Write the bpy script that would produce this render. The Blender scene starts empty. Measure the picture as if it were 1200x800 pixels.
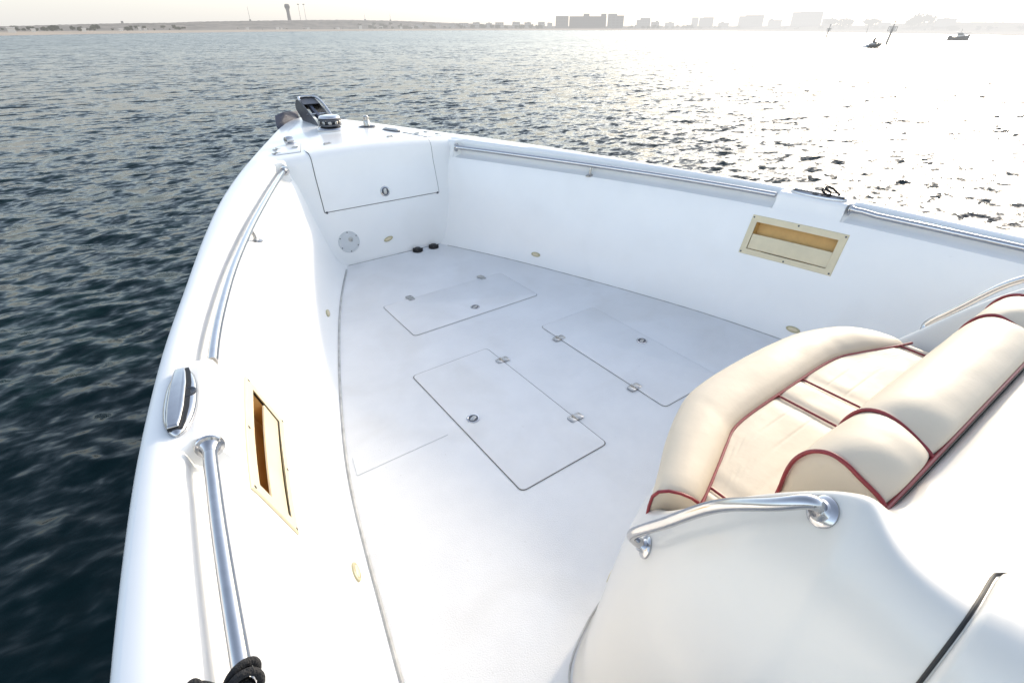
import bpy, bmesh, math, random
import numpy as np
from mathutils import Vector, Matrix

random.seed(7)
rng = np.random.default_rng(11)
C = bpy.context.scene.collection
scene = bpy.context.scene
WATER = -1.00          # sea level; the cockpit floor is z = 0, the bow points to +Y
CAM = Vector((-1.45, 0.0, 1.5))

# ------------------------------------------------------------------ materials
def mat(name, base, rough=.5, metal=0., coat=0., spec=.5, noise=0., nscale=6., bump=0., bscale=40., haze=None, hcol=None, rvar=0., specks=0.):
    m = bpy.data.materials.new(name); m.use_nodes = True
    nt = m.node_tree; n = nt.nodes; l = nt.links
    b = n['Principled BSDF']
    b.inputs['Base Color'].default_value = (*base, 1)
    b.inputs['Roughness'].default_value = rough
    b.inputs['Metallic'].default_value = metal
    b.inputs['Specular IOR Level'].default_value = spec
    b.inputs['Coat Weight'].default_value = coat
    b.inputs['Coat Roughness'].default_value = .06
    tc = n.new('ShaderNodeTexCoord')
    if noise or rvar:
        t = n.new('ShaderNodeTexNoise'); t.inputs['Scale'].default_value = nscale; t.inputs['Detail'].default_value = 6
        t.inputs['Roughness'].default_value = .62
        l.new(tc.outputs['Object'], t.inputs['Vector'])
        if noise:
            mr = n.new('ShaderNodeMapRange'); mr.inputs[1].default_value = .3; mr.inputs[2].default_value = .7
            mr.inputs[3].default_value = 1 - noise; mr.inputs[4].default_value = 1 + noise * .25
            l.new(t.outputs['Fac'], mr.inputs[0])
            mx = n.new('ShaderNodeVectorMath'); mx.operation = 'SCALE'
            mx.inputs[0].default_value = base
            l.new(mr.outputs[0], mx.inputs['Scale']); l.new(mx.outputs[0], b.inputs['Base Color'])
        if rvar:
            mr2 = n.new('ShaderNodeMapRange'); mr2.inputs[1].default_value = .3; mr2.inputs[2].default_value = .7
            mr2.inputs[3].default_value = max(0.02, rough - rvar); mr2.inputs[4].default_value = rough + rvar
            l.new(t.outputs['Fac'], mr2.inputs[0]); l.new(mr2.outputs[0], b.inputs['Roughness'])
    if specks:                                # small dirt marks, scuffs and water stains
        src = b.inputs['Base Color'].links[0].from_socket if b.inputs['Base Color'].links else None
        ta = n.new('ShaderNodeTexNoise'); ta.inputs['Scale'].default_value = 70; ta.inputs['Detail'].default_value = 3
        tb = n.new('ShaderNodeTexNoise'); tb.inputs['Scale'].default_value = 1.7; tb.inputs['Detail'].default_value = 7; tb.inputs['Distortion'].default_value = 1.2
        mpp = n.new('ShaderNodeMapping'); mpp.inputs['Scale'].default_value = (1.0, .55, 1.0); l.new(tc.outputs['Object'], mpp.inputs['Vector'])
        l.new(mpp.outputs[0], ta.inputs['Vector']); l.new(tc.outputs['Object'], tb.inputs['Vector'])
        ra = n.new('ShaderNodeMapRange'); ra.inputs[1].default_value = .70; ra.inputs[2].default_value = .80; ra.inputs[3].default_value = 0; ra.inputs[4].default_value = 1
        rb = n.new('ShaderNodeMapRange'); rb.inputs[1].default_value = .52; rb.inputs[2].default_value = .72; rb.inputs[3].default_value = 0; rb.inputs[4].default_value = .55
        l.new(ta.outputs['Fac'], ra.inputs[0]); l.new(tb.outputs['Fac'], rb.inputs[0])
        mxx = n.new('ShaderNodeMath'); mxx.operation = 'MAXIMUM'; l.new(ra.outputs[0], mxx.inputs[0]); l.new(rb.outputs[0], mxx.inputs[1])
        mu = n.new('ShaderNodeMath'); mu.operation = 'MULTIPLY'; mu.inputs[1].default_value = specks; l.new(mxx.outputs[0], mu.inputs[0])
        mc = n.new('ShaderNodeMixRGB'); mc.inputs[1].default_value = (*base, 1); mc.inputs[2].default_value = (base[0]*.62, base[1]*.58, base[2]*.50, 1)
        if src: l.new(src, mc.inputs[1])
        l.new(mu.outputs[0], mc.inputs[0]); l.new(mc.outputs[0], b.inputs['Base Color'])
    if bump:
        t2 = n.new('ShaderNodeTexNoise'); t2.inputs['Scale'].default_value = bscale; t2.inputs['Detail'].default_value = 4
        l.new(tc.outputs['Object'], t2.inputs['Vector'])
        bp = n.new('ShaderNodeBump'); bp.inputs['Strength'].default_value = bump; bp.inputs['Distance'].default_value = .01
        l.new(t2.outputs['Fac'], bp.inputs['Height']); l.new(bp.outputs[0], b.inputs['Normal'])
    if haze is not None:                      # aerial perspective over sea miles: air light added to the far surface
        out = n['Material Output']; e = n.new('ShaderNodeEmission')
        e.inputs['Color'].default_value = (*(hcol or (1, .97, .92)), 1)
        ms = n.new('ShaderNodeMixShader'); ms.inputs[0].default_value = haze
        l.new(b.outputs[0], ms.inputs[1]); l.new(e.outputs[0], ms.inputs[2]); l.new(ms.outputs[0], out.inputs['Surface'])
    return m

GEL = mat('white_gelcoat', (.81, .81, .80), .30, coat=.35, noise=.025, nscale=1.6)
GEL_IN = mat('coaming_gelcoat', (.81, .81, .795), .36, coat=.2, noise=.04, nscale=1.8, specks=.14)
GEL_C = mat('aged_console_gelcoat', (.685, .66, .61), .28, coat=.35, noise=.03, nscale=1.7, specks=.08)
FLOORM = mat('deck_paint', (.745, .75, .755), .5, noise=.09, nscale=2.6, bump=.2, bscale=240, rvar=.1, specks=.38)
LIDM = mat('hatch_paint', (.755, .76, .765), .5, noise=.08, nscale=3.1, bump=.2, bscale=240, rvar=.1, specks=.32)
STEEL = mat('polished_stainless', (.52, .52, .53), .12, 1., noise=.08, nscale=30, rvar=.05)
STEEL_D = mat('dull_stainless', (.50, .49, .47), .3, 1., noise=.2, nscale=40, rvar=.08)
DARKSTEEL = mat('dark_steel', (.10, .105, .12), .4, .6, noise=.2, nscale=25)
BLUESTEEL = mat('galvanised_blue_grey', (.10, .11, .15), .7, 0., noise=.2, nscale=14)
BLACK = mat('black_rubber', (.012, .012, .013), .5, noise=.2, nscale=60)
SEAM = mat('seam_grey', (.16, .155, .145), .8, noise=.35, nscale=20)
CAULK = mat('old_caulk', (.50, .50, .49), .8, noise=.4, nscale=14)
BEIGE = mat('beige_plastic', (.66, .575, .39), .42, noise=.1, nscale=12, rvar=.08)
BEIGE_IN = mat('sunlit_beige_pocket', (.66, .40, .13), .55, noise=.2, nscale=9)  # beige pushed to orange: sunlit interreflection put into the base colour
LENS = mat('cream_lens', (.50, .45, .28), .35, noise=.2, nscale=40)
VINYL = mat('cream_vinyl', (.60, .52, .405), .58, noise=.04, nscale=7, bump=.10, bscale=22, rvar=.08)
PIPE = mat('red_piping', (.24, .018, .026), .4, noise=.25, nscale=60)
ROPEM = mat('black_rope', (.012, .012, .014), .75, noise=.4, nscale=90, bump=.9, bscale=220)
GREYP = mat('grey_plate', (.58, .60, .61), .35, noise=.06, nscale=20)

# ------------------------------------------------------------------ helpers
def tag(o, label=None, cat=None, group=None, kind=None):
    if label: o['label'] = label
    if cat: o['category'] = cat
    if group: o['group'] = group
    if kind: o['kind'] = kind
    return o

def empty(name, loc):
    o = bpy.data.objects.new(name, None); C.objects.link(o); o.location = loc; o.empty_display_size = .2
    return o

ORIGIN = {}
def obj(name, vf, m, parent=None, angle=40, subsurf=0, flat=False, bevel=0):
    v, f = vf
    me = bpy.data.meshes.new(name)
    me.from_pydata([tuple(map(float, p)) for p in v], [], [tuple(int(i) for i in q) for q in f]); me.validate(); me.update()
    bm = bmesh.new(); bm.from_mesh(me); bmesh.ops.recalc_face_normals(bm, faces=bm.faces); bm.to_mesh(me); bm.free()
    me.materials.append(m)
    if not flat:
        for p in me.polygons: p.use_smooth = True
        if angle: me.set_sharp_from_angle(angle=math.radians(angle))
    o = bpy.data.objects.new(name, me); C.objects.link(o)
    if parent is not None:
        o.parent = parent
        if parent.type == 'EMPTY' : o.location = -parent.location
    if bevel:
        b = o.modifiers.new('edge_round', 'BEVEL'); b.width = bevel; b.segments = 2; b.limit_method = 'ANGLE'
    if subsurf:
        s = o.modifiers.new('smooth', 'SUBSURF'); s.levels = subsurf; s.render_levels = subsurf
    return o

def join(*vfs):
    V = []; F = []
    for v, f in vfs:
        k = len(V); V += [tuple(p) for p in v]; F += [tuple(i + k for i in q) for q in f]
    return V, F

def spl(xs, ys):
    """shape-preserving cubic through the points"""
    xs = np.array(xs, float); ys = np.array(ys, float)
    h = np.diff(xs); d = np.diff(ys) / h; m = np.zeros(len(xs))
    m[0] = d[0]; m[-1] = d[-1]
    for i in range(1, len(xs) - 1):
        if d[i-1] * d[i] > 0:
            w1 = 2*h[i] + h[i-1]; w2 = h[i] + 2*h[i-1]
            m[i] = (w1 + w2) / (w1/d[i-1] + w2/d[i])
    def f(x):
        i = int(np.clip(np.searchsorted(xs, x) - 1, 0, len(xs) - 2)); t = (x - xs[i]) / h[i]
        t = min(max(t, 0.), 1.)
        return (2*t**3-3*t*t+1)*ys[i] + (t**3-2*t*t+t)*h[i]*m[i] + (-2*t**3+3*t*t)*ys[i+1] + (t**3-t*t)*h[i]*m[i+1]
    return f

def catmull(pts, n=8, closed=False):
    P = [Vector(p) for p in pts]; out = []
    N = len(P)
    for i in range(N if closed else N - 1):
        if closed: a, b, c, d = P[i-1], P[i], P[(i+1) % N], P[(i+2) % N]
        else: a, b, c, d = P[max(i-1, 0)], P[i], P[i+1], P[min(i+2, N-1)]
        for k in range(n):
            t = k / n
            out.append(.5*((2*b) + (c-a)*t + (2*a-5*b+4*c-d)*t*t + (3*b-a-3*c+d)*t**3))
    if not closed: out.append(P[-1])
    return out

def tube(path, r, n=12, cap=True, closed=False):
    P = [Vector(p) for p in path]; N = len(P)
    rr = r if hasattr(r, '__len__') else [r]*N
    V = []; F = []; up = None
    for i in range(N):
        if closed: t = (P[(i+1) % N] - P[i-1])
        else: t = P[min(i+1, N-1)] - P[max(i-1, 0)]
        t.normalize()
        if up is None:
            up = Vector((0, 0, 1)) if abs(t.z) < .9 else Vector((1, 0, 0))
        up = (up - t * up.dot(t)).normalized(); s = t.cross(up)
        for k in range(n):
            a = 2*math.pi*k/n
            V.append(P[i] + (up*math.cos(a) + s*math.sin(a)) * rr[i])
    for i in range(N if closed else N - 1):
        j = (i+1) % N
        for k in range(n):
            k2 = (k+1) % n
            F.append((i*n+k, i*n+k2, j*n+k2, j*n+k))
    if cap and not closed:
        F.append(tuple(range(n))[::-1]); F.append(tuple((N-1)*n + k for k in range(n)))
    return V, F

def frame_at(o, axis, ref=None):
    z = Vector(axis).normalized()
    r = Vector(ref) if ref is not None else (Vector((0, 0, 1)) if abs(z.z) < .9 else Vector((0, 1, 0)))
    x = (r - z * r.dot(z)).normalized(); y = z.cross(x)
    return Vector(o), x, y, z

def revolve(o, axis, prof, n=24, ref=None, sx=1., sy=1.):
    """prof: (radius, height) list"""
    o, x, y, z = frame_at(o, axis, ref); V = []; F = []
    for r, h in prof:
        for k in range(n):
            a = 2*math.pi*k/n
            V.append(o + x*(r*math.cos(a)*sx) + y*(r*math.sin(a)*sy) + z*h)
    for i in range(len(prof)-1):
        for k in range(n):
            k2 = (k+1) % n
            F.append((i*n+k, i*n+k2, (i+1)*n+k2, (i+1)*n+k))
    F.append(tuple(range(n))[::-1]); F.append(tuple((len(prof)-1)*n+k for k in range(n)))
    return V, F

def box(o, axes, size):
    """o centre, axes (x,y,z) unit vectors, size full lengths"""
    o = Vector(o); x, y, z = [Vector(a) for a in axes]; V = []
    for k in (-.5, .5):
        for j in (-.5, .5):
            for i in (-.5, .5):
                V.append(o + x*i*size[0] + y*j*size[1] + z*k*size[2])
    return V, [(0, 2, 3, 1), (4, 5, 7, 6), (0, 1, 5, 4), (2, 6, 7, 3), (0, 4, 6, 2), (1, 3, 7, 5)]
XYZ = (Vector((1, 0, 0)), Vector((0, 1, 0)), Vector((0, 0, 1)))

def rrect(cx, cy, w, h, r, n=6):
    out = []
    for (sx, sy, a0) in ((1, 1, 0), (-1, 1, 90), (-1, -1, 180), (1, -1, 270)):
        for k in range(n+1):
            a = math.radians(a0 + 90*k/n)
            out.append((cx + sx*(w/2-r) + r*math.cos(a), cy + sy*(h/2-r) + r*math.sin(a)))
    return out

def stack(o, x, y, z, outlines, cap0=True, cap1=True):
    """outlines: list of (2D loop, height) joined into a solid"""
    V = []; F = []; n = len(outlines[0][0])
    for lp, h in outlines:
        for (a, b) in lp: V.append(Vector(o) + Vector(x)*a + Vector(y)*b + Vector(z)*h)
    for i in range(len(outlines)-1):
        for k in range(n):
            k2 = (k+1) % n
            F.append((i*n+k, i*n+k2, (i+1)*n+k2, (i+1)*n+k))
    if cap0: F.append(tuple(range(n))[::-1])
    if cap1: F.append(tuple((len(outlines)-1)*n+k for k in range(n)))
    return V, F

def loft(rows, skip=None, closed=False):
    V = []; F = []; n = len(rows[0])
    for r in rows: V += [tuple(p) for p in r]
    for i in range(len(rows)-1):
        for k in range(n if closed else n-1):
            if skip and skip(i, k): continue
            k2 = (k+1) % n
            F.append((i*n+k, i*n+k2, (i+1)*n+k2, (i+1)*n+k))
    return V, F

# ------------------------------------------------------------------ THE BOAT
boat = empty('motorboat', (0, 0, WATER))
tag(boat, 'white centre console motorboat with open bow cockpit and cream red-piped bow lounge', 'boat')

f_floor = spl([-1.6, -.5, 0, .5, 1., 1.5, 2., 2.5, 3., 3.55, 3.9], [1.40, 1.39, 1.37, 1.325, 1.243, 1.145, 1.0, .83, .64, .39, .22])
f_rail = spl([-1.6, -.5, 0, .5, 1., 1.5, 2., 2.5, 3., 3.55, 3.75], [1.60, 1.59, 1.575, 1.55, 1.513, 1.428, 1.295, 1.125, .93, .70, .61])
f_out = spl([-1.6, -.5, 0, .5, 1., 1.5, 2., 2.5, 3., 3.55, 4., 4.5, 5., 5.2, 5.33, 5.38], [1.79, 1.78, 1.762, 1.722, 1.660, 1.563, 1.434, 1.298, 1.145, .942, .755, .535, .305, .19, .07, .012])
def f_zs(y): return .703 + .0135 * max(0, y - .3) + (.0 if y < 4 else .006*(y-4))
PFR = spl([0, .02, .06, .15, .26, .37, .47, .57, .60, .63], [0, .09, .20, .34, .47, .595, .70, .81, .85, .91])
def wall(y, z):
    a = f_floor(y); b = f_rail(y) - .005
    return a + (b - a) * PFR(z)
PL0, PL1 = 1.112, 1.452          # raised cleat platform
RC0, RC1 = 1.066, 1.498          # storage recess
RZ0, RZ1 = .395, .555
def crest(y):
    if y < 3.70: return f_rail(y) + .07
    t = min(1, (y-3.70)/.22); t = t*t*(3-2*t)
    return (f_rail(min(y, 3.75)) + .02)*(1-t) + (f_out(y) - min(.10, f_out(y)*.4))*t
def is_platform(y): return PL0 - 1e-6 <= y <= PL1 + 1e-6 or y > 3.665

WZ = [0, .012, .03, .06, .10, .15, .22, .30, RZ0, .475, RZ1, .60, .63]
def section(y):
    zs = f_zs(y); r = f_rail(y); o = f_out(y); P = [(wall(y, z), z) for z in WZ]
    if is_platform(y):
        r2 = r
        P += [(r-.012, zs-.05), (r-.009, zs-.022), (r-.004, zs-.010), (r+.006, zs-.002), (r+.016, zs), (r+.03, zs+.001), (r+.045, zs)]
    else:
        P += [(r+.012, .640), (r+.030, .648), (r+.042, .662), (r+.047, zs-.024), (r+.051, zs-.010), (r+.058, zs-.003), (r+.07, zs)]
    e = max(crest(y), P[-1][0] + .004); e = min(e, o - .025)
    P += [(e, zs+.003), ((e + o - .020)/2, zs+.006), (o-.022, zs+.003), (o-.009, zs-.003), (o-.002, zs-.014), (o, zs-.028), (o-.004, zs-.09)]
    return P
def hull_section(y):
    zs = f_zs(y); o = f_out(y); q = max(0, (y-3)/2.4)
    fl = .10*o + .16*q*min(1, o*2)
    return [(max(.004, o-.006), zs-.09), (max(.004, o-.03), zs-.115), (max(.003, o-.03-fl*.35), .3), (max(.003, o-.03-fl*1.3), -.2), (max(.002, (o-.03-fl*2.2)*.9), -.75), (.001, -1.1)]

ys = list(np.arange(-1.6, 3.66, .062)) + [PL0-.014, PL0, PL0+.012, PL1-.012, PL1, PL1+.014, RC0, RC1, 3.655, 3.667, 3.70, 3.74, 3.78, 3.82]
ys = sorted(set(round(y, 4) for y in ys))
ys = [y for i, y in enumerate(ys) if i == 0 or y - ys[i-1] > .004 or y in (RC0, RC1)]
iz0, iz1 = WZ.index(RZ0), WZ.index(RZ1)
for s, side in ((-1, 'port'), (1, 'starboard')):
    rows = [[(s*x, y, z) for x, z in section(y)] for y in ys]
    def skip(i, k): return ys[i] >= RC0-1e-5 and ys[i+1] <= RC1+1e-5 and iz0 <= k < iz1
    obj('coaming', loft(rows, skip), GEL_IN, boat, angle=36)
    hy = list(np.arange(-1.6, 5.2, .1)) + [5.2, 5.26, 5.3, 5.33, 5.355, 5.375]
    obj('hull_side', loft([[(s*x, y, z) for x, z in hull_section(y)] for y in hy]), GEL, boat, angle=60)

# foredeck: sheet between the two gunwales, rounded over into the bulkhead
def zdeck(x, y):
    e = max(crest(y), .01)
    return f_zs(y) + .003 + .031*min(1, e/.5)*(1 - min(1, (x/e)**2))
dys = [3.775, 3.80, 3.85, 3.92, 4.0] + list(np.arange(4.1, 5.2, .1)) + [5.2, 5.26, 5.3, 5.33, 5.355, 5.375]
U = np.linspace(-1, 1, 33)
def fdrow(y):
    o = f_out(y); zs = f_zs(y)
    e = min(crest(y), o - .025) if o > .04 else o*.5
    row = [(-o+.004, y, zs-.09), (-o, y, zs-.028), (-o+.002, y, zs-.014), (-o+min(.009, o*.3), y, zs-.003), (-o+min(.022, o*.5), y, zs+.003)]
    row += [(u*e, y, zdeck(u*e, y)) for u in U]
    row += [(-a, b, c) for a, b, c in row[:5][::-1]]
    return row
def gunrow_ok(y): return y >= 3.775
obj('foredeck', loft([fdrow(y) for y in dys]), GEL, boat, angle=50)
BH = [(3.550, -.01), (3.556, .03), (3.60, .26), (3.645, .46), (3.69, .63)]
def bhrow(y, z, h): return [(u*h, y, z) for u in U]
e0 = crest(3.775)
rows = [bhrow(y, z, e0) for y, z in BH]
for (yy, dz) in ((3.700, .055), (3.705, .036), (3.715, .019), (3.732, .007), (3.752, .0015), (3.775, 0)):
    rows.append([(u*e0, yy, zdeck(u*e0, 3.775) - dz) for u in U])
obj('bulkhead', loft(rows), GEL_IN, boat, angle=60)
BN = Vector((0, -.955, .21)).normalized()                # outward normal of the bulkhead
BU = Vector((0, .21, .955)).normalized()
def bh(x, z):                                            # a point on the bulkhead face
    for (y0, z0), (y1, z1) in zip(BH[:-1], BH[1:]):
        if z <= z1: break
    return Vector((x, y0 + (y1-y0)*(z-z0)/(z1-z0), z))

# cockpit floor
fy = list(np.arange(-1.6, 3.56, .12)) + [3.57]
obj('cockpit_floor', loft([[(u*(f_floor(y)+.006), y, 0) for u in np.linspace(-1, 1, 25)] for y in fy]), FLOORM, boat)
for s in (-1, 1):
    pth = [(s*(f_floor(y)-.004), y, .001) for y in np.arange(-1.4, 3.56, .08)]
    obj('floor_seam', tube(pth, .0065 if s < 0 else .0035, 6), CAULK, boat)
obj('floor_seam', tube([(x, 3.547, .001) for x in np.linspace(-.38, .38, 12)], .003, 6), CAULK, boat)

# floor hatches
def hatch(cx, cy, w, h, hinges, latch, bold=1.):
    g = .0019*bold
    lid = obj('floor_hatch', stack((0, 0, 0), *XYZ, [(rrect(cx, cy, w-2*g, h-2*g, .022), .0005), (rrect(cx, cy, w-2*g, h-2*g, .022), .0032), (rrect(cx, cy, w-2*g-.004, h-2*g-.004, .02), .0042)], cap0=False), LIDM, boat, angle=60)
    a = rrect(cx, cy, w+.0012*bold, h+.0012*bold, .023); b = rrect(cx, cy, w-2*g-.001, h-2*g-.001, .022)
    obj('gasket', loft([[(p[0], p[1], .0018) for p in a], [(p[0], p[1], .0018) for p in b]], closed=True), SEAM, lid)
    for (hx, hy_, ang) in hinges:
        c, s_ = math.cos(ang), math.sin(ang); ax = (Vector((c, s_, 0)), Vector((-s_, c, 0)), Vector((0, 0, 1)))
        parts = []
        for q in (-1, 1):
            o = Vector((hx, hy_, 0)) + ax[0]*q*.019
            parts.append(stack(o, *ax, [(rrect(0, 0, .034, .042, .010), .003), (rrect(0, 0, .034, .042, .010), .0062), (rrect(0, 0, .031, .039, .009), .0072)]))
            for t in (-.011, .011): parts.append(revolve(o + ax[1]*t + ax[0]*q*.003, (0, 0, 1), [(.0046, .0068), (.0044, .0082), (.002, .0086)], 10))
        parts.append(tube([Vector((hx, hy_, .0075)) + ax[1]*t for t in (-.021, .021)], .0042, 10))
        obj('hinge', join(*parts), STEEL_D, lid)
    lx, ly, la = latch
    flush_latch(lid, Vector((lx, ly, .004)), Vector((0, 0, 1)), Vector((math.cos(la), math.sin(la), 0)), .030)

def flush_latch(parent, o, nrm, ref, r):
    ring = obj('latch', revolve(o, nrm, [(r, -.002), (r, .0012), (r*.97, .0028), (r*.80, .0036), (r*.74, .0026), (r*.73, .0008)], 28, ref), STEEL, parent, angle=30)
    dish = revolve(o, nrm, [(r*.735, .0006), (r*.72, .0010), (r*.3, .0010)], 24, ref)
    obj('latch_dish', dish, DARKSTEEL, ring if parent.parent is None else parent)
    O, x, y, z = frame_at(o, nrm, ref)
    lift = stack(O + z*.0012, x, y, z, [(rrect(0, 0, r*1.18, r*.62, r*.25), 0), (rrect(0, 0, r*1.18, r*.62, r*.25), .0016), (rrect(0, 0, r*1.1, r*.54, r*.22), .0022)])
    eye = revolve(O + z*.003 + x*r*.30, nrm, [(r*.20, 0), (r*.19, .0012), (r*.05, .0014)], 14, ref)
    obj('latch_lift', join(lift, eye), STEEL_D, ring if parent.parent is None else parent)

hatch(.006, 2.568, .898, .446, [(-.25, 2.792, math.pi/2), (.299, 2.792, math.pi/2)], (.024, 2.440, .2))
hatch(-.405, 1.535, .452, .928, [(-.179, 1.85, 0), (-.179, 1.275, 0)], (-.556, 1.538, .5), 1.5)
hatch(.418, 1.550, .420, .925, [(.208, 1.845, 0), (.208, 1.277, 0)], (.566, 1.551, .4))

# faint outline of an old filled panel
for a_, b_ in (((-1.085, 1.62), (-1.105, 1.517)), ((-1.105, 1.517), (-.70, 1.516)), ):
    obj('floor_seam', tube([(a_[0]+(b_[0]-a_[0])*k/6, a_[1]+(b_[1]-a_[1])*k/6, .0002) for k in range(7)], .0018, 6), GREYP, boat)
# black drain caps on the floor before the bulkhead
for x, y in ((.168, 3.51), (.306, 3.505)):
    obj('drain_cap', join(revolve((x, y, .001), (0, 0, 1), [(.040, 0), (.040, .006), (.034, .010), (.028, .011), (.027, .022), (.022, .027), (.006, .028)], 24),
        *[box((x+.036*math.cos(a), y+.036*math.sin(a), .012), (Vector((math.cos(a), math.sin(a), 0)), Vector((-math.sin(a), math.cos(a), 0)), Vector((0, 0, 1))), (.012, .010, .012)) for a in np.arange(0, 6.2, math.pi/3)]), BLACK, boat)

# grab rails along the notches
RZ = .690
def rail(s, y0, y1, bracket=None, far_flange=False, near_flange=False):
    pth = [(s*f_rail(y), y, RZ + .004*(y-1.)*.4 + (.006 if y > 1 else 0)) for y in np.linspace(y0, y1, 40)]
    R = obj('grab_rail', tube(pth, .0148, 20), STEEL, boat)
    for on, i, j in ((far_flange, -1, -2), (near_flange, 0, 1)):
        if on:
            a, b = Vector(pth[i]), Vector(pth[j]); d = (b-a).normalized(); a = a + d*.002
            parts = [revolve(a, d, [(.031, 0), (.031, .003), (.029, .005), (.022, .0065), (.0188, .011), (.0160, .020), (.0150, .030)], 28)]
            O, x, y, z = frame_at(a, d)
            for k in range(3):
                t = 2*math.pi*(k+.5)/3 + (math.pi if i == 0 else 0)
                parts.append(revolve(a + (x*math.cos(t)+y*math.sin(t))*.0258, d, [(.0042, .004), (.0040, .0068), (.002, .0074)], 10))
            obj('flange', join(*parts), STEEL, R, angle=30)
    if bracket:
        y = bracket; x = s*f_rail(y)
        base = Vector((s*(f_rail(y)-.008), y, .628))
        post = tube([base, base + Vector((0, 0, .03)), Vector((x, y, RZ))], [.0075, .0075, .0075], 12)
        obj('bracket', join(revolve(base, (0, 0, 1), [(.026, 0), (.026, .005), (.020, .009), (.010, .012), (.0085, .016)], 20, sx=1, sy=1.25), post), STEEL_D, R)
for s in (-1, 1):
    rail(s, PL1+.012, 3.660, bracket=2.595, far_flange=True)
    rail(s, -1.35, PL0-.016, bracket=-.2, far_flange=True)

# storage recesses let into the coaming under the cleats
for s in (-1, 1):
    def W(y, z, out=0.):       # on the wall, moved inboard by out
        return Vector((s*(wall(y, z) - out), y, z))
    def quad_ring(y0, y1, z0, z1, Y0, Y1, Z0, Z1, t):
        n = 10
        def loop(a, b, c, d, out):
            return [W(a+(b-a)*k/n, c, out) for k in range(n)] + [W(b, c+(d-c)*k/n, out) for k in range(n)] + [W(b+(a-b)*k/n, d, out) for k in range(n)] + [W(a, d+(c-d)*k/n, out) for k in range(n)]
        i0 = loop(y0, y1, z0, z1, t*.4); i1 = loop(y0+.002, y1-.002, z0+.002, z1-.002, t)
        o1 = loop(Y0+.003, Y1-.003, Z0+.003, Z1-.003, t); o0 = loop(Y0, Y1, Z0, Z1, t*.5); ob = loop(Y0, Y1, Z0, Z1, -.002)
        i_1 = loop(y0, y1, z0, z1, -.004)
        return loft([i_1, i0, i1, o1, o0, ob], closed=True)
    fr = obj('storage_recess', quad_ring(RC0+.004, RC1-.004, RZ0+.002, RZ1-.004, 1.036, 1.526, .368, .582, .006), BEIGE, boat, angle=30)
    d = .048
    n = 8
    def inner(y0, y1, z0, z1):
        def lp(out): return [W(y0, z0, out), W(y1, z0, out), W(y1, z1, out), W(y0, z1, out)]
        a = lp(.0025); b = [p + Vector((s*d, 0, 0)) for p in a]
        V = a + b
        return V, [(0, 1, 5, 4), (1, 2, 6, 5), (2, 3, 7, 6), (3, 0, 4, 7), (4, 5, 6, 7)]
    obj('pocket', inner(RC0+.004, RC1-.004, RZ0+.002, RZ1-.004), BEIGE_IN, fr, flat=True)
    zm = .482
    fl = loft([[W(y, z, o_) for y in np.linspace(RC0+.008, RC1-.008, 10)] for z, o_ in ((RZ0+.006, -.003), (RZ0+.006, .0008), (RZ0+.009, .0016), (zm-.003, .0016), (zm, .0006), (zm, -.004))])
    obj('pocket_flap', fl, BEIGE, fr, angle=30)
    edge = [W(y, z, .003) for y, z in [(RC0+.0055, zm), (RC0+.0055, RZ0+.0035), (RC1-.0055, RZ0+.0035), (RC1-.0055, zm)]]
    obj('flap_gap', tube(edge, .0010, 6), SEAM, fr)
    for (y, z) in ((1.047, .571), (1.515, .571), (1.047, .379), (1.515, .379), (1.28, .573), (1.28, .378)):
        nrm = Vector((-s, 0, .25)).normalized()
        obj('screw', revolve(W(y, z, .0058), nrm, [(.0052, 0), (.0048, .0016), (.0018, .002)], 12), DARKSTEEL, fr)

# courtesy lights low on the coaming
def oval_light(o, nrm, along, parent=None):
    O, x, y, z = frame_at(o, nrm, along)
    L = obj('courtesy_light', revolve(O, nrm, [(.038, -.003), (.038, .003), (.035, .006), (.028, .0072), (.026, .005)], 28, along, 1., .44), LENS, boat if parent is None else parent, angle=35)
    obj('lens', revolve(O, nrm, [(.026, .0045), (.024, .0078), (.016, .0095), (.004, .0098)], 24, along, 1., .40), BEIGE, L if parent is None else parent)
for s in (-1, 1):
    for y, z in ((2.79, .062), (1.085, .045 if s < 0 else .055)):
        dy = (wall(y+.05, z) - wall(y-.05, z))/.1
        dz = (wall(y, z+.01) - wall(y, z-.01))/.02
        nrm = Vector((-s, s*s*dy*1., dz)).normalized() if s > 0 else Vector((1, dy, dz)).normalized()
        oval_light(Vector((s*(wall(y, z)-.001), y, z)), nrm, Vector((s*dy, 1, 0)))
oval_light(bh(-.035, .125) + BN*.001, BN, Vector((1, 0, .25)))

# round inspection plate on the bulkhead
o = bh(-.335, .165)
pl = obj('inspection_plate', revolve(o, BN, [(.078, -.002), (.078, .003), (.074, .006), (.064, .0062), (.062, .0045), (.060, .0062), (.004, .0064)], 40, (0, 0, 1)), GREYP, boat, angle=25)
O, x, y, z = frame_at(o, BN, (0, 0, 1))
for k in range(6):
    t = 2*math.pi*k/6
    obj('screw', revolve(o + (x*math.cos(t)+y*math.sin(t))*.069, BN, [(.0048, .005), (.0044, .0078), (.002, .0082)], 10), DARKSTEEL, pl)
obj('plate_handle', join(revolve(o + x*.016 - y*.014, BN, [(.018, .005), (.018, .0085), (.013, .0095), (.012, .0075)], 20),
    stack(o + x*.016 - y*.014, (x+y*.5).normalized(), z.cross((x+y*.5).normalized()), z, [(rrect(0, 0, .03, .009, .003), .006), (rrect(0, 0, .03, .009, .003), .012), (rrect(0, 0, .026, .006, .002), .0135)])), STEEL_D, pl)

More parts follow.
